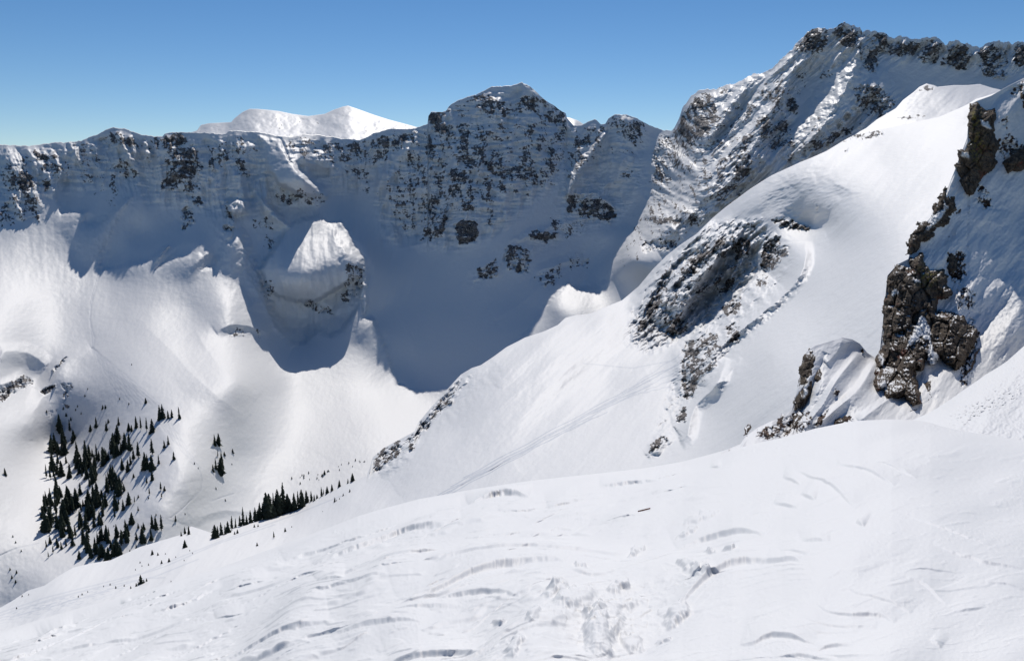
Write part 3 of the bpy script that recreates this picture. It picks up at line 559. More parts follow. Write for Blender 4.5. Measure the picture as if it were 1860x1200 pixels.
# ================================================================== NEAR RIGHT: shaded snow face behind the crags, and the sunlit bank before it
NOOK = [(1310,822),(1330,812),(1345,806),(1355,792),(1362,786),(1378,775),(1400,765),(1420,757),(1438,745),(1445,718),(1452,690),(1458,660),(1466,638),(1480,628),(1500,622),(1530,613),(1548,616),(1562,624),(1575,640),(1590,650),(1598,640),(1606,560),(1612,500),(1630,480),(1650,470),(1660,430),(1690,395),(1703,365),(1720,345),(1738,300),(1757,250),(1762,190),(1775,183),(1800,174),(1830,157),(1860,142),(2010,100)]
nook = Sheet(NOOK, lambda u: np.interp(u, FOREA[:, 0], FOREA[:, 1]) + 25, 1.3, 1.3, 1310, 2010, .45)
U, V = nook.U, nook.V; dz = V - nook.top[None]
pts, W = [], []
for u, v, D_ in [(1310,822,66),(1355,792,70),(1438,745,78),(1480,628,86),(1530,613,90),(1590,650,92),(1612,500,100),(1690,395,106),(1757,250,112),(1860,142,118),(2010,100,120),
                 (1310,860,62),(1400,810,68),(1500,780,72),(1600,765,72),(1700,770,74),(1860,790,82),(2010,800,82),(1500,700,79),(1540,660,86),(1560,720,77),(1620,640,91),(1620,720,80),(1700,700,82),(1700,560,97),(1700,450,103),(1780,600,94),(1780,450,103),(1780,300,111),(1860,600,93),(1860,400,106),(2010,500,100),(1860,700,88)]:
    cD(u, v, D_)
fN = tps_fit(pts, W, 5e-6)
D = 1000.0 / fN(U, V)
H = np.zeros(U.shape); near = smooth(0, 10, dz)
acr = U * .8 + V * .6; alo = -U * .6 + V * .8
H += near * (1.0 * fbm(acr / 60, alo / 120, 2, 401) + .16 * fbm(acr / 12, alo / 30, 3, 407) + .04 * fbm(U / 5, V / 5, 3, 409))
for pl, h, a, b in [([(1500,640),(1480,690),(1450,750),(1420,790)], -1.2, 14, 14), ([(1560,640),(1520,690),(1490,740),(1450,780)], 1.4, 26, 10), ([(1590,655),(1560,705),(1510,750),(1480,778)], 1.4, 20, 12),
                    ([(1400,765),(1415,790)], .8, 10, 14), ([(1530,615),(1520,640),(1500,660)], .8, 16, 14), ([(1650,700),(1600,735),(1560,765)], 1.2, 20, 12), ([(1755,560),(1790,460),(1800,380)], .8, 40, 60)]:
    crease(U, V, H, pl, h, a, b)
M = np.zeros(U.shape); warped(U, V, M, 9, 931)
for poly, val, soft in [([(1355,770),(1362,765),(1365,775),(1357,792),(1350,790)],.8,2), ([(1372,780),(1390,770),(1440,752),(1450,762),(1435,790),(1395,800),(1372,798)],.50,5), ([(1385,785),(1402,782),(1405,796),(1388,800)],.75,2), ([(1440,750),(1470,745),(1478,770),(1450,790),(1430,785)],.50,5),
     ([(1413,757),(1425,745),(1420,775),(1412,790)],.8,2), ([(1480,770),(1500,745),(1506,742),(1495,765),(1485,776)],.8,2), ([(1515,765),(1530,758),(1545,755),(1552,765),(1530,770)],.66,3), ([(1514,712),(1520,706),(1525,712),(1517,722)],.8,2),
     ([(1605,620),(1700,380),(1760,240),(1820,230),(1900,300),(1850,340),(1780,380),(1760,420),(1760,520),(1770,590),(1770,640),(1750,690),(1640,740),(1600,720)],.20,8),
     ([(1720,460),(1750,455),(1755,500),(1740,520),(1720,500)],.62,5), ([(1735,520),(1770,525),(1775,560),(1740,560)],.5,6), ([(1760,570),(1778,600),(1775,650),(1755,700),(1740,705)],.55,5), ([(1775,330),(1800,345),(1790,375),(1770,370)],.5,5),
     ([(1820,210),(1835,215),(1833,235),(1818,230)],.5,4), ([(1812,255),(1835,240),(1860,265),(1850,300),(1820,290)],.55,4), ([(1830,160),(1860,145),(2010,110),(2010,160),(1860,175),(1830,175)],.52,5), ([(1785,362),(1800,360),(1798,375),(1788,378)],.85,2), ([(1563,630),(1572,640),(1570,645),(1560,636)],.8,2), ([(1320,806),(1325,806),(1324,816),(1319,816)],.9,2)]:
    polymask(U, V, M, poly, val, soft)
wf_, wp_ = worley(U / 9, V / 11, 451)
H += near * smooth(.3, .6, M) * (.5 * wp_ - .4 * smooth(.25, 0, wf_))
rock = M + .30 * fbm(U / 9, V / 12, 4, 471, .6) + .1 * perlin(U / 3, V / 3, 491)
rock = np.where(M < .02, 0, rock) - .35 * smooth(.12, .0, M)
nook.D = D - H
nook.build('snow_face', MAT_NOOK, {'rock': rock, 'track': rock * 0}, back=14)

BANK = [(1630,775),(1655,764),(1690,748),(1712,735),(1740,715),(1765,698),(1790,680),(1812,667),(1830,655),(1860,628),(1900,600),(2010,520)]
bank = Sheet(BANK, lambda u: np.interp(u, FOREA[:, 0], FOREA[:, 1]) + 25, 1.3, 1.2, 1630, 2010)
U, V = bank.U, bank.V; dz = V - bank.top[None]
pts, W = [], []
for u, v, D_ in [(1630,775,60),(1690,748,62),(1790,680,68),(1860,628,72),(2010,520,80),(1690,790,48),(1780,800,44),(1860,810,42),(2010,820,40),(1780,740,54),(1860,720,56),(2010,680,58)]: cD(u, v, D_)
D = 1000.0 / tps_fit(pts, W, 5e-6)(U, V)
H = smooth(0, 8, dz) * (.25 * fbm((U + V) / 30, (V - U * .6) / 60, 4, 501) + .1 * fbm(U / 6, V / 4, 3, 503))
deb = np.exp(-(((U - 1790) / 90) ** 2 + ((V - (735 - .42 * (U - 1790))) / 22) ** 2))
H += deb * .35 * np.maximum(0, fbm(U / 7, V / 4.0, 4, 505, .6) - .1)
bank.D = D - H
bank.build('snow_bank', MAT_NOOK, {'rock': U * 0, 'track': U * 0}, back=10)

# ================================================================== FOREGROUND
fore = Sheet(FORE, lambda u: u * 0 + 1480, 1.7, .76, -560, 2640)
U, V = fore.U, fore.V; dz = V - fore.top[None]
mar = np.interp(U, [-150,0,520,860,1100,1300,1560,1860,2010], [11,12,16,20,26,34,46,40,36])
D = 2560.0 / (dz + mar) 
D = D * (1 + .0 * U)
Z = np.zeros(U.shape)       # metres upward
px = D / F                  # metres per pixel
q = np.log(dz + mar)
bend = smooth(1150, 1750, U)
ucur = U / 210.0
wv = dz + mar
flow = 1.5 * np.sqrt(wv) + bend * (U - 1150) * .006
lw = np.sqrt(wv / 60.0)
def fnoise(fu, fq, seed, octv=3, gain=.55): return fbm(ucur * fu + .35 * q, flow * fq, octv, seed, gain)
lt = smooth(1500, 900, U)
Z += px * 16 * lw * fnoise(.8, .14, 601, 2) * (.4 + .6 * lt)
def saw(x):                 # gentle rise, sudden drop on the side nearest the viewer
    f = x - np.floor(x); return f ** 1.6 * smooth(1.0, .93, f)
w1 = .45 * fbm(U / 260, wv / 90, 2, 611); a1 = smooth(.0, .55, fbm(U / 130, (V + .25 * U) / 26, 3, 613) + .25 * lt - .12)
Z += px * (2.0 + 6 * lt) * np.sqrt(lw) * a1 * .7 * smooth(8, 50, dz) * saw(flow * .42 + 1.1 * w1)
a2 = smooth(.05, .5, fbm(U / 70, (V + .25 * U) / 13, 3, 623) + .2 * lt - .08)
Z += px * (1.2 + 3.2 * lt) * np.sqrt(lw) * a2 * .55 * smooth(6, 40, dz) * saw(flow * 1.1 + .8 * fbm(U / 150, wv / 50, 2, 617))
Z += px * .14 * lw * fbm(U / 9, V / 5, 3, 631)
# named drifts: crest polyline (picture), shade height in px
DR = [([(517,1022),(560,1003),(620,985),(680,965),(740,945),(840,922)],10), ([(570,1030),(640,1000),(720,968),(760,960),(800,955),(838,945)],12), ([(852,916),(890,904),(930,899),(962,903)],11), ([(1090,880),(1110,878),(1150,873),(1200,870)],6),
 ([(995,918),(1020,912),(1050,908)],5), ([(600,1070),(680,1040),(760,1012),(860,985),(930,972)],4), ([(620,1070),(700,1048),(800,1025),(850,1016)],3), ([(720,1100),(790,1075),(850,1052),(900,1038),(960,1028),(1010,1024),(1025,1028)],13), ([(780,1095),(830,1082),(880,1078),(920,1083),(945,1092)],8),
 ([(690,1118),(760,1105),(830,1095)],6), ([(600,1150),(660,1135),(740,1125),(790,1122)],6), ([(700,1190),(760,1178),(830,1172),(880,1178)],12), ([(390,1195),(450,1170),(520,1150),(600,1130)],9), ([(400,1210),(480,1185),(560,1165)],6), ([(530,1110),(580,1088),(630,1072),(700,1060)],5), ([(575,1075),(600,1068),(630,1065)],8),
 ([(82,1158),(95,1147),(118,1139),(137,1135)],8), ([(410,1082),(430,1068),(460,1058),(490,1052)],4), ([(500,1068),(560,1050),(620,1045)],4), ([(220,1096),(240,1092)],4), ([(390,1123),(410,1118),(450,1110)],3), ([(140,1150),(200,1130),(260,1118)],3),
 ([(1230,990),(1270,973),(1310,965),(1350,963),(1380,972),(1390,977)],11), ([(1235,1105),(1240,1090),(1270,1060),(1310,1035),(1350,1023),(1420,1015)],12), ([(1345,941),(1370,933),(1400,930)],4), ([(1406,914),(1430,920),(1450,923)],5), ([(1456,895),(1468,902),(1482,906)],5), ([(1423,863),(1440,868),(1455,876)],4),
 ([(1440,850),(1480,863),(1515,880),(1530,895),(1555,920)],4), ([(1520,838),(1570,848),(1600,865),(1625,882)],4), ([(1560,833),(1610,842),(1640,858),(1665,870)],3), ([(1555,946),(1570,955)],5), ([(1455,987),(1480,982),(1508,983)],5), ([(1396,1007),(1420,1005),(1470,1010)],6), ([(1370,1021),(1400,1020),(1455,1021)],8),
 ([(1540,1063),(1560,1072),(1600,1082),(1640,1095),(1655,1105)],6), ([(1480,1096),(1500,1107),(1540,1107),(1580,1105),(1610,1110),(1625,1122)],7), ([(1448,1122),(1480,1128),(1540,1125),(1570,1123),(1592,1130)],5), ([(1415,1133),(1450,1136),(1490,1140),(1560,1131)],4), ([(1345,1168),(1365,1170),(1400,1158),(1450,1160),(1490,1162)],9), ([(1484,1188),(1488,1172),(1510,1162),(1550,1160)],6), ([(1400,1195),(1450,1184),(1480,1184),(1520,1192)],6),
 ([(1695,990),(1740,1006),(1790,1022),(1860,1033)],4), ([(1645,1046),(1680,1055),(1705,1075),(1720,1090)],3), ([(1790,1057),(1820,1057),(1860,1067)],3), ([(1730,1105),(1770,1102),(1790,1100)],3), ([(1690,1158),(1710,1172)],5), ([(1640,1040),(1670,1030),(1740,1034)],2),
 ([(800,1150),(860,1135),(930,1120)],4), ([(930,1170),(990,1150),(1010,1145)],4), ([(1070,940),(1130,935),(1180,932)],3), ([(850,985),(880,968),(920,960),(970,952)],4), ([(905,932),(950,925),(990,915)],4), ([(1290,850),(1310,852)],4), ([(1180,1010),(1210,1000),(1240,990)],3)]
for pl, t in DR: crease(U, V, Z, pl, 1.0, 10 + t * 5, 2.0 + t * .75, 1.35, .18) if False else None
ZZ = np.zeros(U.shape); YS = np.zeros(U.shape)
ratio = F / wv
DR = [(pl, t * (1.25 if pl[0][0] < 1000 and t > 5 else 1.1)) for pl, t in DR]
rd = random.Random(21)
for k in range(80):                    # many lesser drifts along the same wind lines
    u0 = rd.uniform(-60, 1860); ct = float(np.interp(u0, FOREA[:, 0], FOREA[:, 1])); dd = rd.uniform(0, 1) ** 1.3 * (1190 - ct) + 14; v0 = ct + dd
    if 930 < u0 < 1230 and 1040 < v0 < 1190: continue
    if u0 > 1250 and rd.random() < .62: continue
    L_ = rd.uniform(80, 260) * (.6 + dd / 300); sl = float(np.interp(u0, [0, 900, 1200, 1450, 1700, 1860], [-.40, -.38, -.30, .12, .32, .2])) + rd.uniform(-.07, .07); cv = rd.uniform(-.02, .10)
    DR.append(([(u0 + L_ * x, v0 + sl * L_ * x + cv * L_ * (x * x - .33) * (1 if u0 < 1300 else .7)) for x in (-.5, -.25, 0, .25, .5)], rd.choice((1.4, 1.8, 2.4, 3.6)) * (.7 + dd / 500) * (1 if u0 < 1250 else .7)))
for pl, t in DR:
    T = np.zeros(U.shape); m = boxed(U, V, pl, 10 + t * 5)
    crease(U, V, T, pl, 1.0, 8 + t * 4.5, 3.4, 1.0, .36, warp=.8)
    m = T > 0; up_ = T[m] ** 1.25 * t
    ZZ[m] = np.maximum(ZZ[m], up_); YS[m] = np.maximum(YS[m], T[m] * np.clip(3.4 - t * (1.8 if t >= 9 else 3.0) / ratio[m], 0, 3.0))
    if t >= 8:
        for off, tt in ((5 + t * .5, 2.4), (9 + t * 1.0, 1.9), (14 + t * 1.5, 1.5), (20 + t * 2, 1.2)):
            T = np.zeros(U.shape); crease(U, V, T, [(a + off * .6, b + off) for a, b in pl[1:]], tt, 6 + off * .3, 2.0, 1.4, .45, warp=1.0); ZZ = ZZ + T
Z += px * ZZ
# broken slab of wind crust with footprints
def dchunk(cx, cy, rx, ry, h, ang=0): blob(U + 6 * CW, V + 4 * CW2, Z_, cx, cy, rx, ry, h * 1.7, ang, 2.6)
Z_ = np.zeros(U.shape); CW = fbm(U / 18, V / 11, 3, 681); CW2 = fbm(U / 18, V / 11, 3, 683)
for c in [(1045,1098,38,16,9,-20),(1015,1085,14,8,8,0),(1100,1130,34,22,9,-35),(1085,1150,24,30,12,-30),(1130,1060,10,7,8,0),(1115,1068,14,7,5,0),(1150,1150,20,12,6,0),(1230,1110,22,12,10,-30),(1080,1118,20,10,7,-30),(1010,1080,26,8,5,-40),(1130,1092,40,10,5,-20),(1250,1030,14,6,6,10),(1275,1042,14,8,7,0),(1262,1045,8,8,6,0),(1240,1022,10,4,5,0),(1325,1003,9,5,6,0),(1290,1000,7,5,6,0),(1205,1150,12,5,4,0),(1150,995,9,5,6,0),(1160,985,14,5,4,-25),(970,1140,14,8,5,-50),(935,1190,20,10,6,-50),(905,1125,9,4,5,0),(1055,1030,8,5,4,0),(1250,960,18,4,4,-25),(1275,935,30,5,3,-20)]:
    dchunk(*c)
zone = np.exp(-(((U - 1100) / 120) ** 2 + ((V - (1110 - .12 * (U - 1100))) / 62) ** 2) ** 2)
zone = np.maximum(zone, np.exp(-(((U - 1250) / 60) ** 2 + ((V - 1040) / 26) ** 2) ** 2) * .7)
wf_, wp_ = worley((U * .9 - V * .5) / 26, (V + U * .35) / 15, 651)
Z_ += zone * (2.6 * wp_ + 4 * np.maximum(0, fbm(U / 22, V / 11, 3, 653, .45)) )
Z += px * Z_
wf_, _ = worley(U / 9, V / 6, 671); Z += px * .7 * smooth(.2, .55, fbm(U / 90, V / 40, 2, 673) ) * np.maximum(0, fbm(U / 5, V / 3.4, 2, 675))
Z *= smooth(0, 10, dz)
YS = YS * smooth(3, 16, dz); fore.V = V + YS; fore.D = 2560.0 / (dz + YS + mar)      # steepen the lee faces: slide the crests along the snow towards the viewer
up = np.zeros(U.shape + (3,)); up[..., 2] = Z
fore.build('snow_ground', MAT_NEAR, {'rock': U * 0, 'track': U * 0}, back=14, fall=.5, updisp=up)
# ================================================================== CRAGS of the near right face
def rock_material():
    m = bpy.data.materials.new('crag_rock'); m.use_nodes = True; t = m.node_tree; t.nodes.clear(); L = t.links
    out = nd(t, 'ShaderNodeOutputMaterial'); geo = nd(t, 'ShaderNodeNewGeometry')
    def noise(sc_, det, rough=.6, sx=(1, 1, 1)):
        n = nd(t, 'ShaderNodeTexNoise'); n.inputs['Scale'].default_value = sc_; n.inputs['Detail'].default_value = det; n.inputs['Roughness'].default_value = rough
        mp = nd(t, 'ShaderNodeMapping'); mp.inputs['Scale'].default_value = sx; L.new(geo.outputs['Position'], mp.inputs[0]); L.new(mp.outputs[0], n.inputs['Vector']); return n
    def ramp(src, a, b):
        r = nd(t, 'ShaderNodeMapRange'); r.inputs['From Min'].default_value = a; r.inputs['From Max'].default_value = b; L.new(src, r.inputs['Value']); return r.outputs[0]
    def mix(f, a, b):
        x = nd(t, 'ShaderNodeMix', data_type='RGBA'); L.new(f, x.inputs[0])
        for k, c in ((6, a), (7, b)):
            if isinstance(c, tuple): x.inputs[k].default_value = (*c, 1)
            else: L.new(c, x.inputs[k])
        return x.outputs[2]
    n1 = noise(1.6, 7, .68); n2 = noise(.45, 4, .6); n3 = noise(7, 5, .7); n4 = noise(.7, 5, .65)
    c = mix(ramp(n1.outputs[0], .38, .62), (.068, .052, .042), (.19, .15, .112))
    c = mix(ramp(n2.outputs[0], .60, .70), c, (.18, .07, .045))
    at = nd(t, 'ShaderNodeAttribute', attribute_name='lichen')
    c = mix(at.outputs['Fac'], c, (.26, .22, .06))
    c = mix(ramp(n3.outputs[0], .56, .72), c, (.05, .036, .03))
    rb = nd(t, 'ShaderNodeBsdfPrincipled'); rb.inputs['Roughness'].default_value = .9; rb.inputs['Specular IOR Level'].default_value = .2; L.new(c, rb.inputs['Base Color'])
    b = nd(t, 'ShaderNodeBump'); b.inputs['Strength'].default_value = 1.0; b.inputs['Distance'].default_value = .16; L.new(n3.outputs[0], b.inputs['Height'])
    b0 = nd(t, 'ShaderNodeBump'); b0.inputs['Strength'].default_value = .9; b0.inputs['Distance'].default_value = .4; L.new(n1.outputs[0], b0.inputs['Height']); L.new(b.outputs[0], b0.inputs['Normal']); L.new(b0.outputs[0], rb.inputs['Normal'])
    sb = nd(t, 'ShaderNodeBsdfPrincipled'); sb.inputs['Base Color'].default_value = (.80, .81, .82, 1); sb.inputs['Roughness'].default_value = .6
    sx = nd(t, 'ShaderNodeSeparateXYZ'); L.new(geo.outputs['Normal'], sx.inputs[0])
    ss = nd(t, 'ShaderNodeAttribute', attribute_name='snow')
    a1 = nd(t, 'ShaderNodeMath', operation='MULTIPLY_ADD'); a1.inputs[1].default_value = .5; L.new(n4.outputs[0], a1.inputs[0]); L.new(sx.outputs[2], a1.inputs[2])
    f1 = ramp(a1.outputs[0], 1.20, 1.27)
    mxx = nd(t, 'ShaderNodeMath', operation='MAXIMUM'); L.new(f1, mxx.inputs[0]); L.new(ss.outputs['Fac'], mxx.inputs[1])
    mx = nd(t, 'ShaderNodeMixShader'); L.new(mxx.outputs[0], mx.inputs[0]); L.new(rb.outputs[0], mx.inputs[1]); L.new(sb.outputs[0], mx.inputs[2]); L.new(mx.outputs[0], out.inputs[0])
    return m
MAT_CRAG = rock_material()
def tag(o, label, cat, group=None):
    o['label'] = label; o['category'] = cat
    if group: o['group'] = group
    return o
def crag(name, poly, T, label, snow=(), lichen=(), seed=0, cell=22, warp=3.0, step=1.0, push=0.0):
    P = np.array(poly, float); x0, y0 = P.min(0) - 8; x1, y1 = P.max(0) + 8
    us = np.arange(x0, x1, step); vs = np.arange(y0, y1, step); Ug, Vg = np.meshgrid(us, vs)
    Uw = Ug + warp * fbm(Ug / 15, Vg / 15, 4, 700 + seed, .6); Vw = Vg + warp * fbm(Ug / 15, Vg / 15, 4, 710 + seed, .6)
    d, _, _ = segdist(Uw, Vw, list(poly) + [poly[0]]); ins = inpoly(Uw, Vw, poly); d = np.where(ins, d, 0)
    base = 1000.0 / fN(Ug, Vg) - push
    edge = 1 - np.exp(-d / 7.0)
    e1, f1 = worley((Ug + .25 * Vg + 5 * perlin(Ug / 30, Vg / 30, 3)) / cell, (Vg - .15 * Ug) / (cell * 1.5), 720 + seed)
    e2, f2 = worley((Ug + .1 * Vg) / (cell * .42), Vg / (cell * .6), 730 + seed)
    h = edge * (T + .20 * T * f1 - .12 * T * smooth(.16, 0, e1) + .09 * T * f2 - .03 * T * smooth(.10, 0, e2) + .05 * T * fbm(Ug / 5, Vg / 5, 4, 740 + seed, .6) + .35 * T * fbm(Ug / 60, Vg / 90, 3, 745 + seed)) - .5
    S_ = np.zeros(Ug.shape)
    for sp in snow: polymask(Uw, Vw, S_, sp, 1.0, 2.0)
    h = h + S_ * T * .10
    Lc = np.zeros(Ug.shape)
    for (cx, cy, rx, ry) in lichen: Lc = np.maximum(Lc, np.exp(-((Ug - cx) / rx) ** 2 - ((Vg - cy) / ry) ** 2) * smooth(-.1, .35, fbm(Ug / 7, Vg / 7, 4, 750 + seed, .6)))
    F_ = unproj(Ug, Vg, base - h); B_ = unproj(Ug, Vg, base + .5 + edge * T * .6)
    keep = ins[:-1, :-1] & ins[1:, :-1] & ins[1:, 1:] & ins[:-1, 1:]
    idx = np.arange(Ug.size).reshape(Ug.shape); n = Ug.size
    q = np.stack([idx[:-1, :-1], idx[1:, :-1], idx[1:, 1:], idx[:-1, 1:]], -1)[keep]
    qb = q[:, ::-1] + n
    kp = np.pad(keep, 1)          # walls that close the rim
    walls = []
    for (di, dj, a, b_) in ((0, -1, 0, 1), (1, 0, 1, 2), (0, 1, 2, 3), (-1, 0, 3, 0)):
        open_ = keep & ~kp[1 + di:kp.shape[0] - 1 + di, 1 + dj:kp.shape[1] - 1 + dj]
        qq = np.stack([idx[:-1, :-1], idx[1:, :-1], idx[1:, 1:], idx[:-1, 1:]], -1)[open_]
        walls.append(np.stack([qq[:, b_], qq[:, a], qq[:, a] + n, qq[:, b_] + n], -1))
    Q = np.concatenate([q, qb] + walls).astype(np.int32)
    used = np.unique(Q); remap = np.full(2 * n, -1); remap[used] = np.arange(len(used)); Q = remap[Q].astype(np.int32)
    co = np.concatenate([F_.reshape(-1, 3), B_.reshape(-1, 3)])[used]
    org = co[np.argmin(co[:, 2])].copy(); org[:2] = co[:, :2].mean(0)
    me = bpy.data.meshes.new(name); me.vertices.add(len(co)); me.vertices.foreach_set('co', (co - org).astype(np.float32).ravel())
    me.loops.add(Q.size); me.loops.foreach_set('vertex_index', Q.ravel()); me.polygons.add(len(Q)); me.polygons.foreach_set('loop_start', np.arange(0, Q.size, 4, dtype=np.int32))
    me.update(calc_edges=True)
    both = lambda a: np.concatenate([a.ravel(), a.ravel()])[used]
    set_attr(me, 'snow', both(S_)); set_attr(me, 'lichen', both(np.clip(Lc, 0, 1))); me.materials.append(MAT_CRAG)
    o = bpy.data.objects.new(name, me); o.location = org; C.objects.link(o)
    return tag(o, label, 'rock')
crag('rock_tower', [(1760,187),(1777,185),(1790,200),(1807,198),(1815,205),(1808,227),(1810,247),(1817,263),(1808,287),(1812,297),(1803,312),(1787,322),(1780,336),(1770,353),(1760,360),(1747,345),(1740,330),(1733,300),(1740,293),(1738,273),(1753,267),(1760,253),(1757,220)], 2.6,
     'tall square brown rock tower with yellow lichen, topmost crag at the right edge', snow=[[(1783,219),(1795,222),(1799,232),(1790,234),(1784,228)], [(1750,276),(1760,278),(1762,288),(1748,284)]], lichen=[(1776,265,12,26),(1772,215,9,22)], seed=1, cell=24)
crag('rock_block', [(1818,293),(1830,280),(1840,270),(1862,262),(1905,255),(1905,312),(1860,312),(1830,318),(1822,308)], 2.0, 'dark brown rock block cut by the right edge of the view, beside the lichened tower', snow=[[(1818,275),(1832,276),(1836,286),(1822,288)]], seed=2, cell=20)
crag('rock_block', [(1848,167),(1862,160),(1900,155),(1900,205),(1862,203),(1850,200)], 1.6, 'small dark rock high at the right edge above the lichened tower', seed=3, cell=16)
crag('rock_rib', [(1718,338),(1728,352),(1742,362),(1752,380),(1745,392),(1730,395),(1722,410),(1700,420),(1690,434),(1673,445),(1662,458),(1645,465),(1646,440),(1660,420),(1664,405),(1690,398),(1694,372),(1705,352)], 1.5,
     'broken dark rock rib stepping down between the tower and the great buttress', snow=[[(1700,385),(1715,378),(1712,395),(1690,415),(1682,420)], [(1715,365),(1722,372),(1718,380)]], seed=4, cell=12, warp=5)
crag('rock_buttress', [(1627,483),(1640,480),(1650,487),(1653,467),(1677,460),(1682,477),(1690,490),(1697,484),(1717,490),(1723,513),(1733,533),(1720,545),(1707,547),(1705,562),(1727,565),(1753,573),(1760,590),(1777,600),(1773,627),(1760,640),(1752,663),(1737,675),(1723,663),(1707,650),(1700,660),(1690,665),(1684,655),(1676,672),(1664,676),(1668,700),(1674,712),(1673,737),(1653,733),(1640,724),(1607,727),(1605,707),(1590,713),(1585,683),(1590,647),(1602,633),(1603,600),(1602,560),(1610,533),(1613,500)], 3.6,
     'great dark brown rock buttress with a white snow tongue down its middle, largest crag', snow=[[(1673,573),(1681,580),(1688,600),(1690,625),(1704,648),(1712,662),(1700,668),(1688,664),(1684,640),(1686,618),(1676,612),(1664,620),(1646,632),(1655,612),(1664,592)], [(1655,508),(1668,506),(1672,512),(1660,514)], [(1600,700),(1608,690),(1612,704),(1606,716)], [(1598,640),(1604,650),(1606,668),(1600,664)], [(1620,530),(1628,525),(1632,533),(1622,536)]],
     lichen=[(1685,500,16,20)], seed=5, cell=26, warp=3.5)
crag('rock_splinter', [(1765,640),(1783,630),(1776,655),(1760,688),(1746,697),(1754,668)], .9, 'thin dark rock splinter at the right foot of the great buttress', seed=6, cell=10)
crag('rock_outcrop', [(1677,695),(1690,687),(1699,700),(1694,715),(1699,732),(1690,726),(1684,736),(1680,718)], .8, 'small jagged rock in the snow just below the great buttress', seed=7, cell=9)
crag('rock_fin', [(1470,633),(1485,633),(1488,647),(1482,670),(1476,693),(1473,712),(1464,733),(1452,742),(1443,747),(1440,730),(1447,712),(1450,690),(1453,665),(1459,645)], 1.4, 'reddish brown rock fin standing on the small spur left of the great buttress', snow=[[(1462,700),(1470,690),(1466,712),(1458,722)]], seed=8, cell=13, warp=3)
crag('rock_outcrop', [(1479,672),(1490,669),(1497,680),(1495,692),(1483,696),(1476,690)], .8, 'small dark rock tucked against the right side of the reddish fin', seed=9, cell=9)
crag('rock_outcrop', [(1352,776),(1361,767),(1366,772),(1360,788),(1351,793)], .7, 'small dark rock at the low left end of the rocky spur', seed=10, cell=8)
crag('rock_outcrop', [(1368,790),(1380,785),(1393,790),(1392,800),(1372,802)], .7, 'squat rock on the crest of the near snow swell beneath the spur', seed=11, cell=8)
crag('rock_outcrop', [(1413,760),(1422,748),(1425,756),(1418,778),(1411,792),(1408,782)], .6, 'narrow upright rock in the snow left of the foot of the reddish fin', seed=12, cell=8)
crag('rock_outcrop', [(1440,752),(1452,746),(1458,752),(1452,768),(1444,782),(1438,772)], .7, 'dark rock directly under the foot of the reddish fin', seed=13, cell=9)
crag('rock_outcrop', [(1484,768),(1494,754),(1506,744),(1508,748),(1496,764),(1490,778),(1482,778)], .6, 'slanting rock beside the near snow crest between spur and buttress', seed=14, cell=8)
crag('rock_outcrop', [(1514,762),(1524,758),(1530,760),(1536,754),(1548,756),(1552,764),(1540,768),(1516,770)], .5, 'low rocks poking from the snow at the near crest below the buttress', seed=15, cell=7)
crag('rock_outcrop', [(1644,747),(1650,741),(1668,738),(1667,746),(1656,752)], .5, 'flat wedge of rock in the snow beneath the great buttress', seed=16, cell=7)
crag('rock_outcrop', [(1786,362),(1794,357),(1801,362),(1799,370),(1789,378)], .7, 'single rock alone on the shaded snow face below the lichened tower', seed=17, cell=8)
crag('rock_outcrop', [(1720,462),(1732,458),(1740,470),(1742,492),(1730,498),(1720,488)], .9, 'upright rock on the shaded snow right of the top of the great buttress', seed=18, cell=10)
crag('rock_outcrop', [(1743,470),(1752,470),(1754,482),(1746,486)], .6, 'small knob of rock right of the upright rock on the shaded face', seed=19, cell=7)
crag('rock_outcrop', [(1515,710),(1522,706),(1526,712),(1518,722),(1513,718)], .5, 'tiny rock alone on the snow rib between fin and great buttress', seed=20, cell=6)

# ================================================================== TREES
def plain(name, col, rough=.9):
    m = bpy.data.materials.new(name); m.use_nodes = True; t = m.node_tree; b = t.nodes['Principled BSDF']
    n = nd(t, 'ShaderNodeTexNoise'); n.inputs['Scale'].default_value = 1.3; n.inputs['Detail'].default_value = 3; g = nd(t, 'ShaderNodeNewGeometry'); t.links.new(g.outputs['Position'], n.inputs['Vector'])
    x = nd(t, 'ShaderNodeMix', data_type='RGBA'); x.inputs[6].default_value = (*[c * .6 for c in col], 1); x.inputs[7].default_value = (*[min(1, c * 1.6) for c in col], 1)
    t.links.new(n.outputs[0], x.inputs[0]); t.links.new(x.outputs[2], b.inputs['Base Color']); b.inputs['Roughness'].default_value = rough; b.inputs['Specular IOR Level'].default_value = .15
    return m
MAT_LEAF = plain('conifer_needles', (.042, .055, .040)); MAT_BARK = plain('conifer_bark', (.07, .05, .04))
def mesh_from(name, verts, faces, mat):
    me = bpy.data.meshes.new(name); me.from_pydata(verts, [], faces); me.materials.append(mat); me.update(); return me
def trunk_mesh(rnd):
    v, f = [], []; n = 6
    lev = [(0, .022), (.25, .017), (.6, .010), (.98, .002)]; ox = rnd.uniform(-.01, .01)
    for z, r in lev:
        for k in range(n): a = 2 * math.pi * k / n; v.append((r * math.cos(a) + ox * z, r * math.sin(a), z - (.05 if z == 0 else 0)))
    for i in range(len(lev) - 1):
        for k in range(n): f.append((i * n + k, i * n + (k + 1) % n, (i + 1) * n + (k + 1) % n, (i + 1) * n + k))
    return v, f
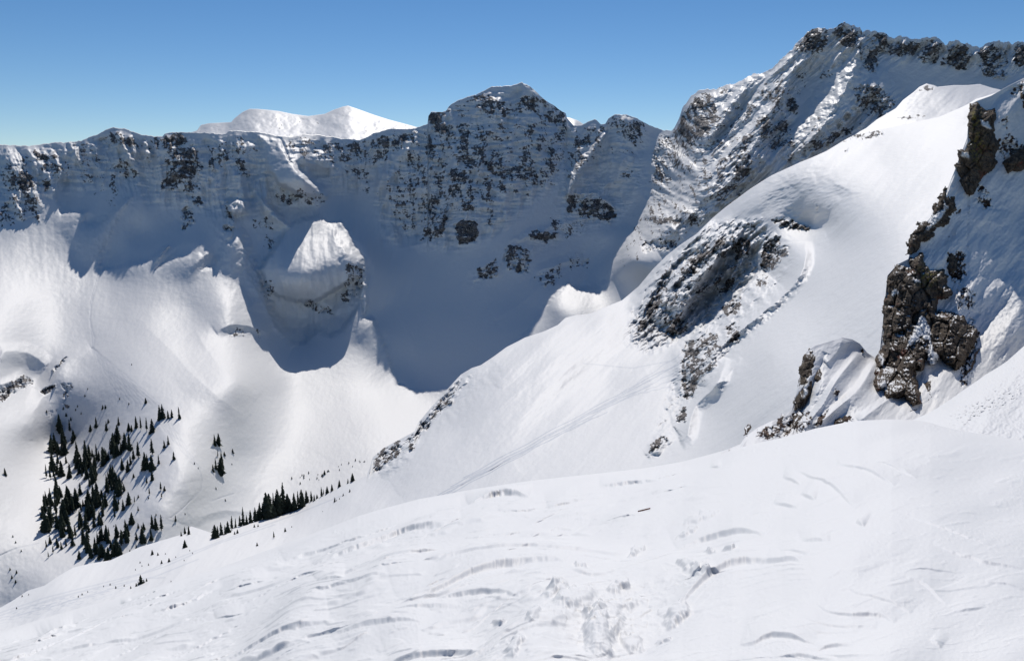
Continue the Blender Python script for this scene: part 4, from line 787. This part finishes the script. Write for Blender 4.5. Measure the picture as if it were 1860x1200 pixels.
def crown_mesh(rnd, slim=1.0, bare=.06):
    v, f = [], []; z = bare
    while z < .985:
        w = (1 - z) ** .75 * .235 * slim * rnd.uniform(.75, 1.15) + .012
        n = max(4, int(5 + 5 * (1 - z))); a0 = rnd.uniform(0, 6.3)
        for k in range(n):
            if rnd.random() < .08: continue
            a = a0 + 2 * math.pi * k / n + rnd.uniform(-.25, .25); r = w * rnd.uniform(.55, 1.2); dz = r * rnd.uniform(.35, .75); hw = r * rnd.uniform(.28, .42) + .006
            ca_, sa_ = math.cos(a), math.sin(a); b = len(v)
            def pt(rr, side, zz): return (rr * ca_ - side * sa_, rr * sa_ + side * ca_, zz)
            v += [pt(0, 0, z + .035), pt(r * .55, hw, z - dz * .25), pt(r, 0, z - dz), pt(r * .55, -hw, z - dz * .25), pt(r * .5, 0, z - dz * .1 - r * .28), pt(r * .78, hw * .7, z - dz * .8), pt(r * .78, -hw * .7, z - dz * .8)]
            f += [(b, b + 1, b + 2, b + 3), (b, b + 4, b + 1), (b, b + 3, b + 4), (b + 4, b + 5, b + 1), (b + 4, b + 3, b + 6), (b + 4, b + 2, b + 5), (b + 4, b + 6, b + 2)]
        z += .045 * (1.15 - z * .5)
    return v, f
protos = []; singles = []
for k in range(6):
    rnd = random.Random(40 + k); tv, tf = trunk_mesh(rnd); cv, cf = crown_mesh(rnd, [1, .85, 1.15, .75, .95, .55][k], [.05, .08, .04, .12, .06, .2][k])
    protos.append((mesh_from('crown', cv, cf, MAT_LEAF), mesh_from('trunk', tv, tf, MAT_BARK)))
    sv, sf = crown_mesh(rnd, 1.5, .02); singles.append(mesh_from('shrub', sv, sf, MAT_LEAF))
rt = random.Random(77)
def tree(u, v, hpx, sheet, label, group=None, name='conifer_tree', cat='tree', kind=None):
    p = sheet.at(u, v); D_ = p[1] * ca - p[2] * sa; h = hpx * D_ / F / .97
    k = kind if kind is not None else rt.randrange(6); rz = rt.uniform(0, 6.28)
    if hpx >= 9:
        r = bpy.data.objects.new(name, None); C.objects.link(r); r.location = p; r.rotation_euler = (rt.uniform(-.03, .03), rt.uniform(-.03, .03), rz); wx = rt.uniform(.75, 1.3); r.scale = (h * wx, h * wx, h)
        for part, me in zip(('crown', 'trunk'), protos[k]):
            o = bpy.data.objects.new(part, me); o.parent = r; C.objects.link(o)
    else:
        r = bpy.data.objects.new(name, singles[k]); C.objects.link(r); r.location = p; r.rotation_euler = (0, 0, rz); r.scale = (h, h, h)
    return tag(r, label, cat, group)
# dense stand
stand = [([(92,812),(113,768),(143,795),(140,865),(112,878),(97,858)], 32), ([(142,830),(183,818),(190,850),(162,890),(140,858)], 32), ([(187,820),(213,795),(240,815),(217,832),(187,842)], 20),
         ([(77,915),(110,885),(160,900),(193,880),(230,905),(230,932),(187,955),(150,972),(122,1005),(92,992),(77,950)], 100), ([(187,872),(213,862),(230,890),(228,905),(195,895)], 17), ([(150,985),(193,965),(247,972),(285,980),(245,1000),(205,1016),(150,1028),(137,1020)], 36)]
placed = []
for poly, n in stand:
    P = np.array(poly); c = t_ = 0
    while c < n and t_ < 6000:
        t_ += 1; u = rt.uniform(*sorted((P[:, 0].min(), P[:, 0].max()))); v = rt.uniform(P[:, 1].min(), P[:, 1].max())
        if not inpoly(np.array([u]), np.array([v]), poly)[0] or any((u - a) ** 2 + ((v - b) * 1.3) ** 2 < 13 for a, b in placed): continue
        placed.append((u, v)); c += 1
        tree(u, v, rt.choice((14, 18, 21, 24, 27, 30, 34)) * rt.uniform(.9, 1.1), far, 'dark conifer in the dense stand on the lower left knoll', 'conifers of the dense stand')
for u, v, h in [(85,868,26),(92,870,25),(99,868,22),(105,862,20),(88,1012,12),(84,995,16),(96,1004,14)]:
    tree(u, v, h, far, 'thin conifer at the left fringe of the dense stand', 'thin conifers at the left fringe', kind=5)
# loose trees around the stand
LT = [(175,777,20),(165,783,13),(193,782,18),(197,768,8),(215,772,17),(235,782,15),(240,783,12),(248,777,22),(256,780,25),(266,782,25),(276,785,25),(289,842,18),(277,825,30),(277,852,28),(251,832,30),(242,833,20),(237,843,18),(232,855,22),(223,853,22),(263,853,33),(268,852,28),(277,872,20),(267,877,12),(235,915,24),(243,867,8),(244,912,13),(252,903,6),(251,927,9),(251,958,10),(276,957,24),(284,960,24),(240,950,22),(262,962,14)]
ORD = ['first', 'second', 'third', 'fourth', 'fifth', 'sixth', 'seventh', 'eighth', 'ninth', 'tenth', 'eleventh', 'twelfth', 'thirteenth', 'fourteenth', 'fifteenth', 'sixteenth', 'seventeenth', 'eighteenth', 'nineteenth', 'twentieth']
def size(h, a, b): return 'small' if h < a else ('tall' if h > b else 'middling')
for lo_, hi_, where in ((0, 790, 'along the upper edge above the stand'), (790, 845, 'in the upper loose band beside the stand'), (845, 862, 'in the middle loose band beside the stand'), (862, 930, 'in the lower loose band beside the stand'), (930, 2000, 'at the bottom edge of the knoll')):
    for i, (u, v, h) in enumerate(sorted(t_ for t_ in LT if lo_ <= t_[1] < hi_)):
        tree(u, v, h, far, '%s conifer, %s from left %s' % (size(h, 14, 22), ORD[i], where), 'loose trees right of the dense stand')
for u, v, h, lab in [(290,762,27,'left and taller of the touching pair of conifers topping the stand slope'),(296,760,26,'right of the touching pair of conifers topping the stand slope'),(305,760,15,'small conifer right next to the touching pair on the slope'),(312,757,15,'second small conifer between the touching pair and the lone slim one'),(326,760,22,'slim conifer standing alone at the upper right of the trees'),
                     (264,732,10,'highest small tree, alone on the ski-tracked snow above the others'),(187,742,7,'left of two tiny saplings above the left part of the stand'),(192,742,7,'right of two tiny saplings above the left part of the stand'),(305,807,17,'conifer with a dead companion on the open slope below the slim lone one'),(298,813,14,'thin sparse conifer leaning on its fuller neighbour on the open slope'),
                     (316,834,15,'lone conifer with its own shadow on bare snow right of the stand'),(272,897,14,'short conifer alone on snow just right of the lower stand'),(292,890,16,'larger of the three small conifers on snow right of the lower stand'),(299,890,9,'smallest sapling touching the trio right of the lower stand'),(294,903,10,'lowest of the trio of small conifers right of the lower stand'),
                     (294,963,30,'tall slim conifer right of a pair at the bottom edge of the knoll'),(320,947,13,'short leaning conifer by the track at the right foot of the knoll'),(423,822,8,'tiny sapling alone in the bright basin right of the small clump'),(9,863,14,'lone spindly conifer on the snow at the far left edge')]:
    tree(u, v, h, far, lab)
CL = []
for u, v, h in [(391,810,22),(397,808,23),(395,830,14),(403,840,20),(400,860,30),(388,857,14),(407,827,8),(393,853,22),(404,852,18)]: CL.append((v, u, h))
for i, (v, u, h) in enumerate(sorted(CL)): tree(u, v, h, far, '%s conifer, %s from the top of the small isolated clump right of the stand' % (size(h, 15, 22), ORD[i]), 'conifers of the small isolated clump')
# row along the near crest
ROW = [(391,975,26),(396,974,22),(403,969,24),(409,968,18),(415,965,22),(422,960,27),(428,956,18),(436,953,20),(442,951,34),(449,950,18),(455,947,24),(463,940,26),(468,937,20),(473,938,32),(480,940,40),(486,940,50),(491,938,46),(498,935,44),(507,934,50),(523,928,35),(528,927,24),(535,925,33),(542,922,34),(548,919,34),(558,908,24),(565,905,19),(571,907,12),(482,932,36),(502,928,40),(512,930,36),(477,934,30)]
ROW.sort()
for i, (u, v, h) in enumerate(ROW):
    e_ = i if i < 16 else len(ROW) - 1 - i
    tree(u, v + 2, h, mid, '%s conifer, %s from the %s end of the diagonal row' % (size(h, 23, 38), ORD[e_], 'lower left' if i < 16 else 'upper right'), 'conifers of the diagonal row')
for u, v, h, lab in [(515,932,57,'tallest conifer of the diagonal row, with a lopsided bushy top'),(576,898,8,'tiny sapling between the diagonal row and the three trees up the crest'),(585,895,18,'left of the three conifers together on the crest above the row'),(588,899,12,'short middle one of the three conifers on the crest above the row'),(594,892,14,'right of the three conifers together on the crest above the row'),(603,888,13,'single conifer on the crest just above the group of three'),
                     (617,878,13,'single conifer on the crest midway between the trio and the dark rocks'),(632,870,9,'small sapling near the upper end of the crest line'),(640,866,16,'uppermost slim conifer on the crest, nearest the dark rocks'),(337,994,15,'lone dark conifer on the near slope below the left end of the row'),(277,1007,10,'small squat conifer alone on the near slope under the dense stand'),(287,1008,6,'tiny shrub beside the squat conifer on the near slope'),
                     (257,1060,18,'tallest of the small clump on the near slope at lower left'),(498,977,13,'stubby conifer alone below the middle of the diagonal row'),(518,965,8,'leaning sapling right of the stubby conifer below the row'),(467,991,7,'tiny sapling left of the stubby conifer below the row'),(337,969,14,'left of three conifers on the near crest beside the track'),(343,970,16,'right of three conifers on the near crest beside the track'),(329,973,9,'shortest of three conifers on the near crest beside the track'),
                     (608,911,9,'dark shrub on the snow shoulder below the trio of crest trees'),(623,900,5,'tiny shrub higher on the snow shoulder'),(636,893,6,'topmost shrub on the snow shoulder under the rocks')]:
    tree(u, v, h, mid, lab)
for u, v, h, w in [(252,1062,9,'first low conifer left'),(247,1064,7,'outermost low conifer left'),(267,1055,6,'outermost low conifer right'),(262,1058,7,'first low conifer right')]: tree(u, v, h, mid, w + ' of the tallest tree in the small lower left clump')
for u, v, h in [(307,1020,8),(294,1023,7),(211,1068,5),(237,1068,5),(255,1022,4),(319,1012,3),(431,968,8),(426,970,6),(462,957,6),(469,956,5),(530,957,3),(236,1000,4),(200,1062,4),(188,1065,3),(150,1080,4),(143,1084,4),(160,1075,3),(300,1006,3),(350,1005,3),(335,1018,3),(246,1035,3),(310,1056,3),(40,1083,4),(52,1080,3),(31,1105,4),(345,1000,3),(258,1028,3),(270,1026,4),(616,906,3),(612,909,3),(586,929,2),(225,1064,4)]:
    tree(u, v, h, mid, 'tiny dark shrub scattered on the near snow slope at lower left', 'tiny shrubs on the near slope', 'shrub', 'shrub')
for k in range(30):
    u = rt.uniform(530, 662); v = 893 - (u - 530) * .28 - rt.uniform(8, 26)
    tree(u, v, rt.uniform(2, 4.5), far, 'tiny dark shrub scattered on the basin snow behind the crest trees', 'tiny shrubs in the basin', 'shrub', 'shrub')
tree(590, 861, 8, far, 'tallest sapling on the basin snow behind the crest trees')
for u, v, h in [(85,748,5),(207,955,3),(353,842,4),(360,850,3),(421,844,3),(393,887,4),(336,934,3),(409,909,4),(120,755,6),(128,762,6),(116,742,5),(137,745,4),(148,752,4),(154,720,4),(160,706,3),(240,663,3),(218,725,4),(235,734,4),(24,975,4),(28,985,4),(38,1000,4),(30,1040,6),(22,1050,6),(28,1058,6),(18,1035,5),(270,905,4),(283,935,4),(140,738,4)]:
    tree(u, v, h, far, 'tiny dark shrub alone on the open valley snow at left', 'tiny shrubs on the valley snow', 'shrub', 'shrub')

# ================================================================== small things in the foreground
def fore_point(u, v): return Vector(fore.at(u, v))
from mathutils import Vector
def stick():
    a = fore_point(1159, 930.5); Da = a.y * ca - a.z * sa; d = Vector((22.5 * Da / F, 3.0 * Da / F, 4.5 * Da / F)); n = 8; v, f = [], []
    rr = random.Random(3); w = d.length * .085
    side = d.cross(Vector((0, 0, 1))).normalized()
    for i in range(n + 1):
        t = i / n; c = a + d * t + Vector((0, 0, w * .55)); ww = w * (.8 + .3 * rr.random()); hh = w * (.5 + .15 * rr.random())
        for sx, sz in ((-1, -1), (-.9, .7), (0, 1), (.9, .7), (1, -1)): v.append(tuple(c - a + side * ww * sx * .5 + Vector((0, 0, hh * sz))))
    for i in range(n):
        for k in range(5): f.append((i * 5 + k, i * 5 + (k + 1) % 5, (i + 1) * 5 + (k + 1) % 5, (i + 1) * 5 + k))
    f += [tuple(range(5)), tuple(n * 5 + k for k in range(4, -1, -1))]
    o = bpy.data.objects.new('wooden_stick', mesh_from('wooden_stick', v, f, plain('weathered_wood', (.20, .11, .08)))); o.location = a; C.objects.link(o)
    tag(o, 'short reddish brown wooden stick lying on the wind-packed snow', 'stick')
stick()
